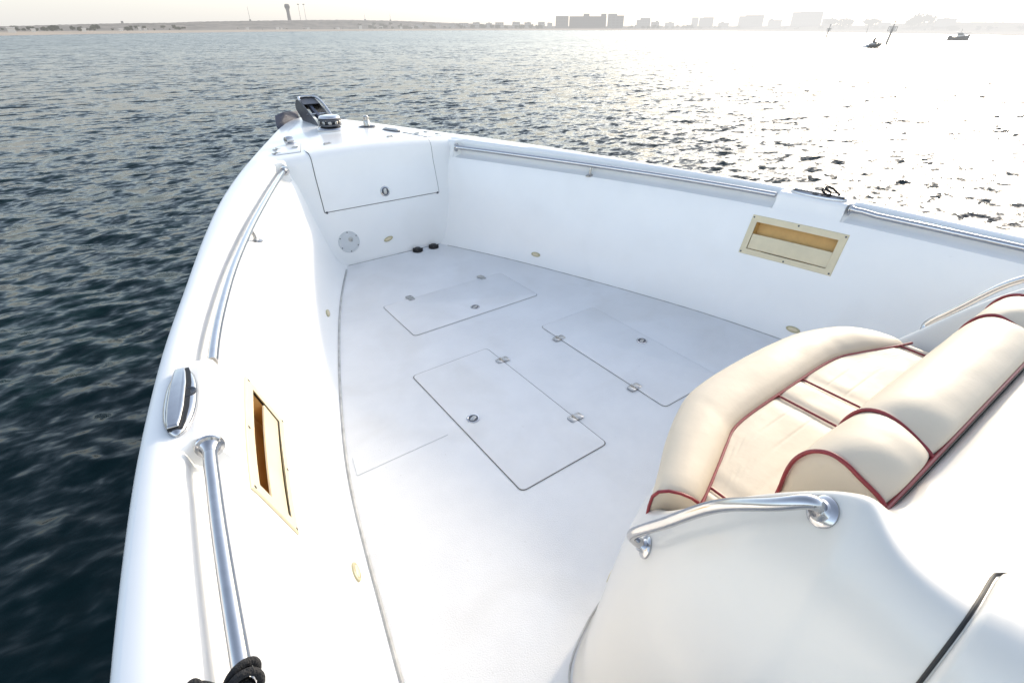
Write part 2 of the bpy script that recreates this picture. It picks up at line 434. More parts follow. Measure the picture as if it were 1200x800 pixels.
# anchor locker door in the bulkhead, wrapping over the deck edge
DX, DZ = .452, .392
def doorrow(x0, x1, y, z, off, n=12):
    return [Vector((x0+(x1-x0)*k/n, y, z)) for k in range(n+1)]
prof = []
for z_ in (DZ, .45, .52, .58, .63): prof.append(bh(0, z_))
edge_prof = [(3.700, .055), (3.705, .036), (3.715, .019), (3.732, .007), (3.752, .0015), (3.775, 0), (3.80, None), (3.86, None)]
def doorpt(i, x):
    if i < 5: return prof[i] + Vector((x, 0, 0)), BN
    yy, dz = edge_prof[i-5]
    zz = zdeck(x, max(yy, 3.775)) - (dz or 0)
    a = min(1, (i-4)/5.); nrm = (BN*(1-a) + Vector((0, 0, 1))*a).normalized()
    return Vector((x, yy, zz)), nrm
rows = []
xs = np.linspace(-DX, DX, 25)
NR = 5 + len(edge_prof)
for i in range(NR):
    row = []
    for x_ in xs:
        p, nr = doorpt(i, x_); row.append(p + nr*.0045)
    rows.append(row)
V, F = loft(rows)
# skirt
def skirt(rows, off):
    nrow, ncol = len(rows), len(rows[0])
    per = [(0, j) for j in range(ncol)] + [(i, ncol-1) for i in range(1, nrow)] + [(nrow-1, j) for j in range(ncol-2, -1, -1)] + [(i, 0) for i in range(nrow-2, 0, -1)]
    return per
per = skirt(rows, .01)
k0 = len(V); idx = {p: i for i, p in enumerate(per)}
for (i, j) in per:
    p, nr = doorpt(i, xs[j]); V.append(tuple(p - nr*.002))
n = len(per); ncol = len(xs)
for a in range(n):
    b = (a+1) % n
    F.append((per[a][0]*ncol+per[a][1], per[b][0]*ncol+per[b][1], k0+b, k0+a))
door = obj('locker_door', (V, F), GEL_IN, boat, angle=50)
def seam_line(pts, r, parent, name='gasket'): return obj(name, tube(pts, r, 6), SEAM, parent)
for sx in (-1, 1):
    pts = []
    for i in range(NR):
        p, nr = doorpt(i, sx*(DX+.003)); pts.append(p + nr*.0008)
    seam_line(pts[:-2] if sx > 0 else pts[:-1], .0024 if sx < 0 else .0019, door)
seam_line([bh(x_, DZ-.003) + BN*.0008 for x_ in np.linspace(-DX-.003, DX+.003, 14)], .0024, door)
for sx in (-1, 1):
    obj('corner_bumper', revolve(bh(sx*(DX-.012), DZ-.004) + BN*.001, BN, [(.0085, 0), (.0085, .006), (.005, .009)], 14), DARKSTEEL, door)
flush_latch(door, bh(.015, .462) + BN*.005, BN, BU, .037)

# small lid on the port deck with hinges and latch
def deckp(x, y, up=0.): return Vector((x, y, zdeck(x, y) + up))
for s in (-1, 1):
    per2 = [(-.485, 3.82), (-.405, 4.08), (-.56, 4.12), (-.64, 3.86)]
    loop = []
    for a, b in zip(per2, per2[1:] + per2[:1]):
        for k in range(8): loop.append((a[0]+(b[0]-a[0])*k/8, a[1]+(b[1]-a[1])*k/8))
    cx = sum(p[0] for p in loop)/len(loop); cy = sum(p[1] for p in loop)/len(loop)
    rows = []
    for f, up in ((1., .0008), (1., .0030), (.985, .0042), (.6, .0042), (.2, .0042)):
        rows.append([deckp(-s*(cx+(p[0]-cx)*f), cy+(p[1]-cy)*f, up) for p in loop])
    V, F = loft(rows, closed=True); F.append(tuple(len(V)-len(loop)+k for k in range(len(loop))))
    lid = obj('deck_lid', (V, F), GEL, boat, angle=40)
    ed = [deckp(-s*(cx+(p[0]-cx)*1.012), cy+(p[1]-cy)*1.012, .0012) for p in loop]
    obj('gasket', tube(ed[:9], .0022, 6), SEAM, lid)
    obj('gasket', tube(ed[8:] + ed[:1], .0010, 6), CAULK, lid)
    for (hx, hy_) in ((-.585, 4.04), (-.622, 3.91)):
        o = deckp(-s*hx, hy_, .004)
        obj('hinge', join(box(o, XYZ, (.06, .026, .005)), tube([o + Vector((0, -.018, .004)), o + Vector((0, .018, .004))], .006, 8)), STEEL_D, lid)
    o = deckp(-s*-.475, 3.97, .004)
    obj('latch', join(revolve(o, (0, 0, 1), [(.026, 0), (.025, .004), (.014, .005)], 18), box(o + Vector((0, 0, .006)), XYZ, (.035, .010, .006))), STEEL_D, lid)

# windlass
wo = deckp(-.06, 4.42, 0)
wd = obj('windlass', revolve(wo, (0, 0, 1), [(.105, -.004), (.105, .012), (.098, .020), (.088, .026), (.075, .030), (.070, .034)], 36), STEEL, boat, angle=30)
g = revolve(wo, (0, 0, 1), [(.066, .032), (.088, .038), (.088, .050), (.070, .058), (.068, .066), (.088, .074), (.088, .086), (.05, .088)], 36)
obj('chain_wheel', g, DARKSTEEL, wd, angle=30)
for k in range(10):
    a = 2*math.pi*k/10
    obj('wheel_pocket', revolve(wo + Vector((.076*math.cos(a), .076*math.sin(a), .062)), (math.cos(a), math.sin(a), 0), [(.013, 0), (.013, .008), (.008, .010), (.007, .004)], 12), STEEL_D, wd, angle=30)
obj('windlass_cap', revolve(wo, (0, 0, 1), [(.05, .086), (.080, .088), (.083, .096), (.078, .106), (.062, .112), (.03, .114), (.012, .113)], 36), STEEL, wd, angle=25)
obj('chain_guide', join(tube([wo + Vector((-.03, .09, .02)), wo + Vector((-.03, .11, .07)), wo + Vector((.03, .11, .07)), wo + Vector((.03, .09, .02))], .011, 10), box(wo + Vector((0, .12, .012)), XYZ, (.10, .08, .024))), STEEL_D, wd)

# anchor roller: two cheeks, floor, roller and hoop
ro = Vector((0, 4.90, .785))
cheek2 = [(-.21, .002), (-.12, .05), (.10, .125), (.24, .168), (.31, .165), (.37, .12), (.37, .075), (.22, .0), (.0, -.03), (-.20, -.025)]
rl = None
for s in (-1, 1):
    V = []
    for t in (-.0045, .0045):
        for (a, b) in cheek2: V.append(ro + Vector((s*.075 + t, a, b)))
    n = len(cheek2); F = [tuple(range(n)), tuple(range(2*n-1, n-1, -1))] + [(k, (k+1) % n, n+(k+1) % n, n+k) for k in range(n)]
    if rl is None: rl = obj('anchor_roller', join((V, F), box(ro + Vector((0, -.02, -.012)), XYZ, (.16, .34, .014))), DARKSTEEL, boat, bevel=.002)
    else: obj('cheek_plate', (V, F), STEEL_D, rl, bevel=.002)
obj('roller', revolve(ro + Vector((-.066, .30, .105)), (1, 0, 0), [(.030, 0), (.044, .012), (.028, .05), (.028, .08), (.044, .12), (.030, .132)], 20), BLACK, rl, angle=40)
obj('hoop', tube(catmull([ro + Vector(p) for p in ((.085, -.19, .0), (.085, -.10, .065), (.085, .12, .155), (.07, .25, .182), (.03, .27, .186), (-.03, .27, .186), (-.07, .25, .182), (-.085, .16, .165))], 6), .0095, 10), STEEL, rl)
obj('guard_plate', box(ro + Vector((0, .215, .158)), (Vector((1, 0, 0)), Vector((0, .96, .27)), Vector((0, -.27, .96))), (.14, .16, .006)), DARKSTEEL, rl)
obj('cross_pin', tube([ro + Vector((-.088, .02, .07)), ro + Vector((.088, .02, .07))], .008, 10), STEEL, rl)

# deck fittings near the bow: fairlead, bow light, flush chocks
o = deckp(-.46, 4.14, 0)
obj('fairlead', join(revolve(o, (0, 0, 1), [(.040, -.003), (.040, .008), (.034, .012)], 22, (0, 1, 0), 1.3, .9),
    revolve(o + Vector((-.035, 0, .026)), (1, .25, 0), [(.012, 0), (.026, .003), (.030, .03), (.026, .055), (.010, .060)], 18)), STEEL, boat, angle=35)
o = deckp(.25, 4.44, 0)
bl = obj('bow_light', join(revolve(o, (0, 0, 1), [(.052, -.003), (.052, .006), (.040, .012), (.028, .014)], 24, (0, 1, 0), 1., 1.4)), DARKSTEEL, boat, angle=30)
obj('light_stem', revolve(o, (0, 0, 1), [(.026, .012), (.024, .05), (.021, .055), (.021, .082), (.016, .09), (.006, .092)], 20), STEEL_D, bl, angle=30)
def cleat_flush(o, along, L=.17, Wd=.055):
    O, x, y, z = frame_at(o, (0, 0, 1), along)
    c = obj('pop_up_cleat', revolve(O, z, [(L/2, -.004), (L/2, .004), (L/2*.95, .007), (L/2*.8, .008)], 32, along, 1., Wd/L), DARKSTEEL, boat, angle=30)
    obj('cleat_bar', stack(O, x, y, z, [(rrect(0, 0, L*.8, Wd*.5, .012), .006), (rrect(0, 0, L*.78, Wd*.46, .012), .014), (rrect(0, 0, L*.7, Wd*.34, .009), .018)]), STEEL_D, c)
cleat_flush(deckp(.36, 4.20, .001), (.35, -1, 0), .20, .07)
for (x, y) in ((.22, 3.92), (-.26, 3.93)):
    o = deckp(x, y, .0)
    obj('deck_fitting', join(box(o + Vector((0, 0, .003)), (Vector((.95, .3, 0)).normalized(), Vector((-.3, .95, 0)).normalized(), Vector((0, 0, 1))), (.055, .022, .006)), tube([o + Vector((-.02, -.006, .008)), o + Vector((.02, .006, .008))], .005, 8)), STEEL_D, boat)

# big pull-up cleats on the gunwale platforms
for s in (-1, 1):
    y = 1.28; xx = s*(f_rail(y) + .058)
    dy = (f_rail(y+.1) - f_rail(y-.1))/.2
    al = Vector((s*dy, 1, 0)).normalized()
    O, x, yv, z = frame_at((xx, y, f_zs(y) + .0005), (s*.04, 0, 1), al)
    def lens2(L, w, p=1.5, n=40):
        out = []
        for k in range(n):
            t = 2*math.pi*k/n; c, si = math.cos(t), math.sin(t)
            out.append((L/2*math.copysign(abs(c)**.86, c), w/2*math.copysign(abs(si)**1.12, si)))
        return out
    cb = obj('gunwale_cleat', stack(O, x, yv, z, [(lens2(.286, .075), -.004), (lens2(.286, .075), .005), (lens2(.280, .070), .010), (lens2(.268, .060), .014), (lens2(.250, .047), .0150)]), STEEL, boat, angle=35)
    def bar(L, w): return [(a, b) for a, b in [(L*.5, w*.30), (L*.40, w*.41), (L*.2, w*.5), (0, w*.5), (-L*.2, w*.5), (-L*.40, w*.41), (-L*.5, w*.30), (-L*.5, -w*.30), (-L*.40, -w*.41), (-L*.2, -w*.5), (0, -w*.5), (L*.2, -w*.5), (L*.40, -w*.41), (L*.5, -w*.30)]]
    obj('cleat_gap', stack(O, x, yv, z, [(bar(.262, .050), .012), (bar(.262, .050), .0157)]), BLACK, cb)
    obj('cleat_bar', stack(O + yv*.004*(1 if s < 0 else -1), x, yv, z, [(bar(.250, .034), .012), (bar(.252, .038), .0185), (bar(.250, .036), .0215), (bar(.242, .029), .0232)]), STEEL, cb, bevel=.0015, angle=25)
    od = O - yv*(.018 if s < 0 else -.018) + x*.012
    obj('thumb_recess', revolve(od, z, [(.0200, .012), (.0200, .0162), (.0185, .0170), (.015, .0152), (.005, .0145)], 22), DARKSTEEL, cb)

# ------------------------------------------------------------------ console with bow seat base
cst = [  # y : half profile (x, z) from the centreline out and down to the floor
    (-1.5, [(0, 1.02), (.52, 1.02), (.66, 1.018), (.755, 1.005), (.80, .965), (.845, .86), (.902, .55), (.94, .12), (.955, .03), (.98, 0)]),
    (-.45, [(0, .97), (.52, .97), (.66, .970), (.758, .962), (.80, .93), (.845, .83), (.902, .53), (.94, .12), (.955, .03), (.98, 0)]),
    (-.22, [(0, .890), (.52, .890), (.67, .892), (.768, .893), (.805, .868), (.848, .775), (.902, .50), (.94, .12), (.955, .03), (.98, 0)]),
    (-.05, [(0, .838), (.52, .838), (.66, .848), (.758, .872), (.797, .850), (.842, .755), (.902, .48), (.94, .12), (.955, .03), (.98, 0)]),
    (.04, [(0, .805), (.52, .805), (.64, .818), (.735, .870), (.776, .846), (.826, .742), (.90, .465), (.94, .12), (.955, .03), (.98, 0)]),
    (.088, [(0, .785), (.52, .785), (.59, .798), (.704, .890), (.744, .868), (.808, .757), (.897, .46), (.94, .12), (.955, .03), (.98, 0)]),
    (.112, [(0, .775), (.52, .775), (.58, .797), (.692, .914), (.735, .894), (.803, .77), (.896, .46), (.94, .12), (.955, .03), (.98, 0)]),
    (.135, [(0, .60), (.52, .60), (.60, .66), (.683, .906), (.725, .888), (.80, .755), (.895, .45), (.94, .12), (.955, .03), (.98, 0)]),
    (.17, [(0, .46), (.52, .46), (.625, .56), (.682, .884), (.722, .866), (.798, .735), (.893, .44), (.94, .12), (.955, .03), (.98, 0)]),
    (.25, [(0, .44), (.52, .44), (.635, .50), (.690, .808), (.728, .792), (.80, .67), (.887, .41), (.938, .11), (.953, .03), (.978, 0)]),
    (.34, [(0, .44), (.52, .44), (.645, .48), (.703, .702), (.738, .688), (.80, .58), (.877, .36), (.932, .10), (.947, .025), (.97, 0)]),
    (.42, [(0, .44), (.50, .44), (.635, .46), (.704, .588), (.738, .575), (.792, .485), (.857, .30), (.912, .09), (.93, .022), (.952, 0)]),
    (.50, [(0, .44), (.44, .44), (.58, .44), (.666, .482), (.698, .472), (.742, .40), (.80, .245), (.85, .075), (.868, .02), (.89, 0)]),
    (.565, [(0, .44), (.38, .44), (.50, .44), (.572, .435), (.614, .412), (.65, .352), (.688, .22), (.718, .065), (.733, .018), (.755, 0)]),
    (.61, [(0, .44), (.30, .44), (.38, .435), (.43, .415), (.465, .38), (.495, .315), (.525, .19), (.55, .06), (.565, .016), (.585, 0)]),
    (.625, [(0, .42), (.26, .42), (.33, .40), (.375, .37), (.41, .32), (.435, .25), (.46, .15), (.485, .05), (.50, .014), (.52, 0)]),
    (.63, [(0, .20), (.24, .20), (.30, .19), (.34, .175), (.37, .15), (.395, .12), (.42, .075), (.44, .03), (.455, .01), (.475, 0)]),
    (.645, [(0, .03), (.22, .03), (.28, .028), (.32, .026), (.35, .022), (.37, .018), (.395, .012), (.415, .006), (.43, .003), (.45, 0)]),
    (.665, [(0, 0), (.20, 0), (.26, 0), (.30, 0), (.33, 0), (.35, 0), (.37, 0), (.39, 0), (.41, 0), (.43, 0)]),
]
def crow(y, pr):
    r = [(-x, y, z) for x, z in pr[::-1]]
    return r[:-1] + [(x, y, z) for x, z in pr]
cons_rows = [crow(y, p) for y, p in cst]
console = obj('console', loft(cons_rows), GEL_C, boat, angle=0, subsurf=3)
cf = [(x_, y_, .001) for y_, pr in cst for x_, z_ in pr[-1:]]
cf = [(-a, b, c) for a, b, c in cf] + [(a, b, c) for a, b, c in cf[::-1]]
obj('floor_seam', tube(catmull(cf, 4), .0035, 6), CAULK, console)
# evaluated surface, for things that lie on it
dg = bpy.context.evaluated_depsgraph_get()
from mathutils.bvhtree import BVHTree
bvh = BVHTree.FromObject(console, dg)
def on_console(origin, direction):
    h = bvh.ray_cast(Vector(origin), Vector(direction).normalized(), 5)
    return h[0], (h[1] if h[1].dot(Vector(direction)) < 0 else -h[1])
def side_pt(y, z):            # port side of console
    return on_console((-2, y, z), (1, 0, 0))
def across(y, a):             # fan of rays around an inner axis: a = 0 straight up .. 90 straight to port
    o = Vector((-.45, y, .45)); d = Vector((-math.sin(a), 0, math.cos(a)))
    return on_console(o + d*2, -d)

# side hatch on the port shoulder of the console
FRONT = -.044; INN = 0.42
aa = np.linspace(INN, 1.72, 34)
def shell(y, a, off):
    p, nr = across(y, a); return p + nr*off
yy_ = [FRONT, FRONT-.004, FRONT-.012, FRONT-.03] + list(np.linspace(FRONT-.07, -.75, 14))
rows = []
def inset(i, n_, edges=(.0, .0085, .0115, .012)):
    k = min(i, n_-1-i); return edges[min(k, 3)]
def corner_y(a):              # rounded inner front corner
    t = (a - INN)
    R_ = .05
    if t < R_: return -.035*(1 - math.sqrt(max(0, 1-(1-t/R_)**2)))
    return 0.
aa = np.concatenate([INN + np.array([0, .008, .02, .04, .07]), np.linspace(.53, 1.72, 32)])
for i, y in enumerate(yy_):
    rows.append([shell(y + corner_y(a)*max(0, 1-(FRONT-y)/.1), a, min(inset(i, 99), inset(j, len(aa)))) for j, a in enumerate(aa)])
dr = obj('console_hatch', loft(rows), GEL_C, console, angle=50)
seam = [shell(y, INN-.006, .001) for y in np.linspace(-.75, FRONT-.06, 12)] + [shell(FRONT + .004 + corner_y(a), a-.004 if a < .54 else a, .001) for a in aa]
obj('gasket', tube(seam, .0026, 8), BLACK, console)

# handles on both arms of the seat
HB0, HB1 = (.422, .500), (.155, .850)
for s in (-1, 1):
    b0, n0 = side_pt(*HB0); b1, n1 = side_pt(*HB1)
    up = Vector((-.55, .12, .62))
    p = [b0, b0 + n0*.030 + Vector((0, 0, .012)), b0 + n0*.046 + Vector((0, -.014, .040)), b0.lerp(b1, .32) + n0*.056 + Vector((0, .004, .014)), b0.lerp(b1, .64) + n0*.060 + Vector((0, .004, .022)),
         b0.lerp(b1, .87) + n1*.052 + Vector((0, 0, .012)), b1 + n1*.030 + Vector((0, .004, .006)), b1]
    p = [Vector((q.x*(-s), q.y, q.z)) for q in p]
    nn0 = Vector((n0.x*-s, n0.y, n0.z)); nn1 = Vector((n1.x*-s, n1.y, n1.z))
    h = obj('arm_handle', tube(catmull(p, 8), .0120, 18), STEEL, console)
    for b, nn in ((p[0], nn0), (p[-1], nn1)):
        obj('handle_flange', revolve(b, nn, [(.026, -.003), (.026, .003), (.023, .006), (.018, .008), (.0145, .013), (.0132, .018)], 26), STEEL, console, angle=30)
ol, on = side_pt(.52, .10)
oval_light(on_console((-1.6, 1.2, .13), (.98, -.66, 0))[0], on_console((-1.6, 1.2, .13), (.98, -.66, 0))[1], (.9, .5, 0), console)

# ------------------------------------------------------------------ upholstery
def cline(pts, n=8): return catmull([(a, b, 0) for a, b in pts], n)
Oc = [(-.68, .49), (-.58, .548), (-.48, .608), (-.39, .652), (-.29, .688), (-.16, .704), (0, .708), (.16, .704), (.29, .690), (.39, .660), (.48, .618), (.58, .558), (.68, .48)]
Ic = [(-.612, .404), (-.54, .431), (-.46, .462), (-.385, .492), (-.31, .518), (-.20, .528), (0, .531), (.20, .532), (.30, .522), (.375, .498), (.45, .470), (.53, .440), (.60, .418)]
Op = cline(Oc); Ip = cline(Ic)
secs = [(0.02, .435), (-.02, .445), (-.04, .475), (-.036, .515), (-.008, .550), (.10, .571), (.30, .581), (.55, .581), (.78, .573), (.92, .562), (1., .548), (1.0, .50), (.9, .44)]
def bolster_row(i, k=1.):
    o, q = Op[i], Ip[i]; r = []
    tp = max(0, (i/(N-1) - .84)/.16)**2*.55
    for t, z in secs:
        p = o.lerp(q, t + (1-t)*tp*(1 if t < 1 else 0)); r.append(Vector((p.x, p.y, .435 + (z-.435)*k)))
    return r
rows = []
N = len(Op)
for i in range(N):
    e = min(i, N-1-i); k = 1. if e > 4 else [.93, .965, .98, .99, .997][e]
    crease = 0
    rows.append(bolster_row(i, k - .006*math.exp(-((i-N*.31)/2.)**2) - .006*math.exp(-((i-N*.69)/2.)**2) - .42*max(0, (i/(N-1) - .80)/.20)**2))
V, F = loft(rows); n = len(secs)
F += [tuple(range(n)), tuple((N-1)*n+k for k in range(n))]
bol = obj('seat_bolster', (V, F), VINYL, boat, angle=55)
obj('piping', tube([q + Vector((0, 0, .5475)) for q in Ip], .0045, 8), PIPE, bol)
obj('piping', tube([p for p in bolster_row(0, .93)[:11]], .0042, 8), PIPE, bol)

# quilted seat pad
ib = sorted([(q.x, q.y) for q in Ip]); ix = spl([a for a, b in ib], [b for a, b in ib])
XB = [-.60, -.548, -.07, .072, .545, .592]
xs = []
for a, b in zip(XB[:-1], XB[1:]): xs += list(np.linspace(a, b, 14 if b-a > .2 else 8)[:-1])
xs.append(XB[-1]); xs = np.array(xs)
rows = []
for j in range(260):
    t = j/259; row = []
    for x_ in xs:
        y1 = ix(x_) - .004; y0 = .235; y = y0 + (y1-y0)*t
        d = min(abs(x_-b) for b in XB)
        z = .545 - .006*math.exp(-(d/.012)**2) + .0035*min(1, d/.03)
        q = (y - .235) / .058
        fr_ = abs(q - round(q))
        if abs(x_) > .075 and abs(x_) < .545: z -= .0011*math.exp(-(fr_/.07)**2)
        z += .012*max(0, (.30-y)/.07) + .0007*math.sin(31*x_ + 9*y)*math.sin(47*y+3*x_)
        row.append((x_, y, z))
    rows.append(row)
pad = obj('seat_pad', loft(rows), VINYL, boat, angle=70)
for b in XB[1:-1]:
    y1 = ix(b)
    obj('piping', tube([(b, y, .5465 + .012*max(0, (.30-y)/.07)) for y in np.linspace(.24, y1-.002, 14)], .0036, 8), PIPE, pad)
# stitch lines of the quilting are in the pad mesh

# backrest roll
sec = [(.112, .785), (.106, .812), (.118, .832), (.150, .846), (.185, .850), (.220, .842), (.252, .816), (.272, .780), (.279, .738), (.278, .68), (.285, .60), (.288, .545), (.20, .53), (.135, .55), (.125, .70)]
sec_p = [(.112, .785), (.120, .794), (.138, .804), (.163, .815), (.190, .825), (.220, .828), (.248, .812), (.267, .779), (.275, .738), (.276, .68), (.283, .60), (.286, .545), (.20, .53), (.135, .55), (.125, .70)]
XP = [-.567, -.36, .338, .555]
rows = []
xx = []
for a, b in zip(XP[:-1], XP[1:]): xx += list(a + (b-a)*np.linspace(0, 1, 26)[:-1])
xx.append(XP[-1])
cen = Vector((0, .19, .70))
for x_ in xx:
    d = min(abs(x_-b) for b in XP)
    w = max(0., 1 - d/.085)**2; r = []
    for (y, z), (yp, zp) in zip(sec, sec_p):
        r.append(Vector((x_, y + (yp-y)*w, z + (zp-z)*w + .0010*math.sin(40*x_+60*y))))
    rows.append(r)
V, F = loft(rows, closed=True); n = len(sec)
F += [tuple(range(n)), tuple((len(rows)-1)*n+k for k in range(n))]
back = obj('backrest', (V, F), VINYL, boat, angle=60, subsurf=1)
for b in XP:
    i = int(np.argmin([abs(x_-b) for x_ in xx])); r = [p for p in rows[i][:12]]
    r = [Vector((b, p.y, p.z)) + (p - Vector((b, .155, .70))).normalized()*.0015 for p in r]
    obj('piping', tube(catmull(r, 4), .0043, 8), PIPE, back)
obj('piping', tube([(x_, .109, .786) for x_ in np.linspace(XP[0]-.002, XP[-1], 30)], .0044, 8), PIPE, back)
obj('backrest_gap_shade', box((0, .118, .777), XYZ, (1.11, .03, .012)), BLACK, back)  # black strip added for the shade in the gap under the roll

# ------------------------------------------------------------------ top-level things on the boat
# anchor stowed in the roller
an = empty('anchor', ro + Vector((0, .45, .0)))
tag(an, 'blue-grey plough anchor stowed in the bow roller, fluke hanging over the port bow', 'anchor')
obj('shank', loft([[ro + Vector((sx*.012, y, z + dz)) for sx, dz in ((-1, -.022), (1, -.022), (1, .022), (-1, .022))] for y, z in ((-.10, .03), (.1, .075), (.28, .155), (.40, .13), (.50, .02), (.54, -.10))], closed=True), BLUESTEEL, an, flat=True)
for s in (-1, 1):
    q = 0 if s < 0 else -.07
    f = [(a_, b_, c_ + q) for a_, b_, c_ in [(s*.03, .52, .03), (s*.20, .34, .055), (s*.30, .255, .04), (s*.315, .21, -.045), (s*.21, .27, -.14), (s*.03, .46, -.22)]]
    V = [ro + Vector(p) for p in f] + [ro + Vector(p) + Vector((0, .004, .012)) for p in f]; n = len(f)
    obj('fluke', (V, [tuple(range(n)), tuple(range(2*n-1, n-1, -1))] + [(k, (k+1) % n, n+(k+1) % n, n+k) for k in range(n)]), BLUESTEEL, an, flat=True)

# mooring lines
y = .516; xr = -f_rail(y); zr = RZ - .0007
loops = []
for q in (0, 1):
    loops.append([Vector((xr + .0225*math.cos(a) + .004*math.sin(a), y + .006 + q*.017 + .006*math.sin(a+q), zr + .0225*math.sin(a))) for a in np.linspace(0, 2*math.pi, 25)[:-1]])
knot = [Vector((xr-.024, y+.01, zr+.012)), Vector((xr-.045, y+.028, zr+.026)), Vector((xr-.066, y+.026, zr+.032)), Vector((xr-.078, y+.008, zr+.030)), Vector((xr-.062, y-.006, zr+.028)), Vector((xr-.045, y+.006, zr+.040)), Vector((xr-.050, y+.024, zr+.046)), Vector((xr-.075, y+.012, zr+.040)), Vector((xr-.105, y-.004, zr+.030)), Vector((xr-.150, y-.012, zr+.016)), Vector((xr-.19, y-.018, zr-.02)), Vector((xr-.215, y-.03, zr-.12)), Vector((xr-.222, y-.05, zr-.35)), Vector((xr-.223, y-.06, zr-.60))]
o = obj('mooring_line', join(tube(loops[0], .0058, 10, closed=True), tube(loops[1], .0058, 10, closed=True), tube(catmull(knot, 8), .0058, 10)), ROPEM)
tag(o, 'black rope knotted round the near port grab rail and led over the side', 'rope')
y = 1.29; xc = f_rail(y) + .056; zc = f_zs(y)
kn = [(xc+.02, y-.06, zc+.012), (xc-.03, y-.03, zc+.026), (xc-.034, y+.015, zc+.046), (xc, y+.035, zc+.062), (xc+.034, y+.01, zc+.050), (xc+.03, y-.03, zc+.034), (xc-.02, y-.045, zc+.05), (xc-.03, y-.01, zc+.075), (xc+.005, y+.008, zc+.088), (xc+.03, y-.03, zc+.075), (xc+.035, y-.075, zc+.05), (xc+.045, y-.10, zc+.030), (xc+.09, y-.08, zc-.01), (xc+.115, y-.04, zc-.10), (xc+.12, y, zc-.4)]
kn = [(xc + (a-xc)*(.62 if c > zc else 1), y - .045 + (b-y)*.55, zc + .010 + (c-zc)*.55) for a, b, c in kn]
o = obj('mooring_line', tube(catmull(kn, 8), .0058, 10), ROPEM)
tag(o, 'short black rope hitched round the starboard gunwale cleat above the beige recess', 'rope')

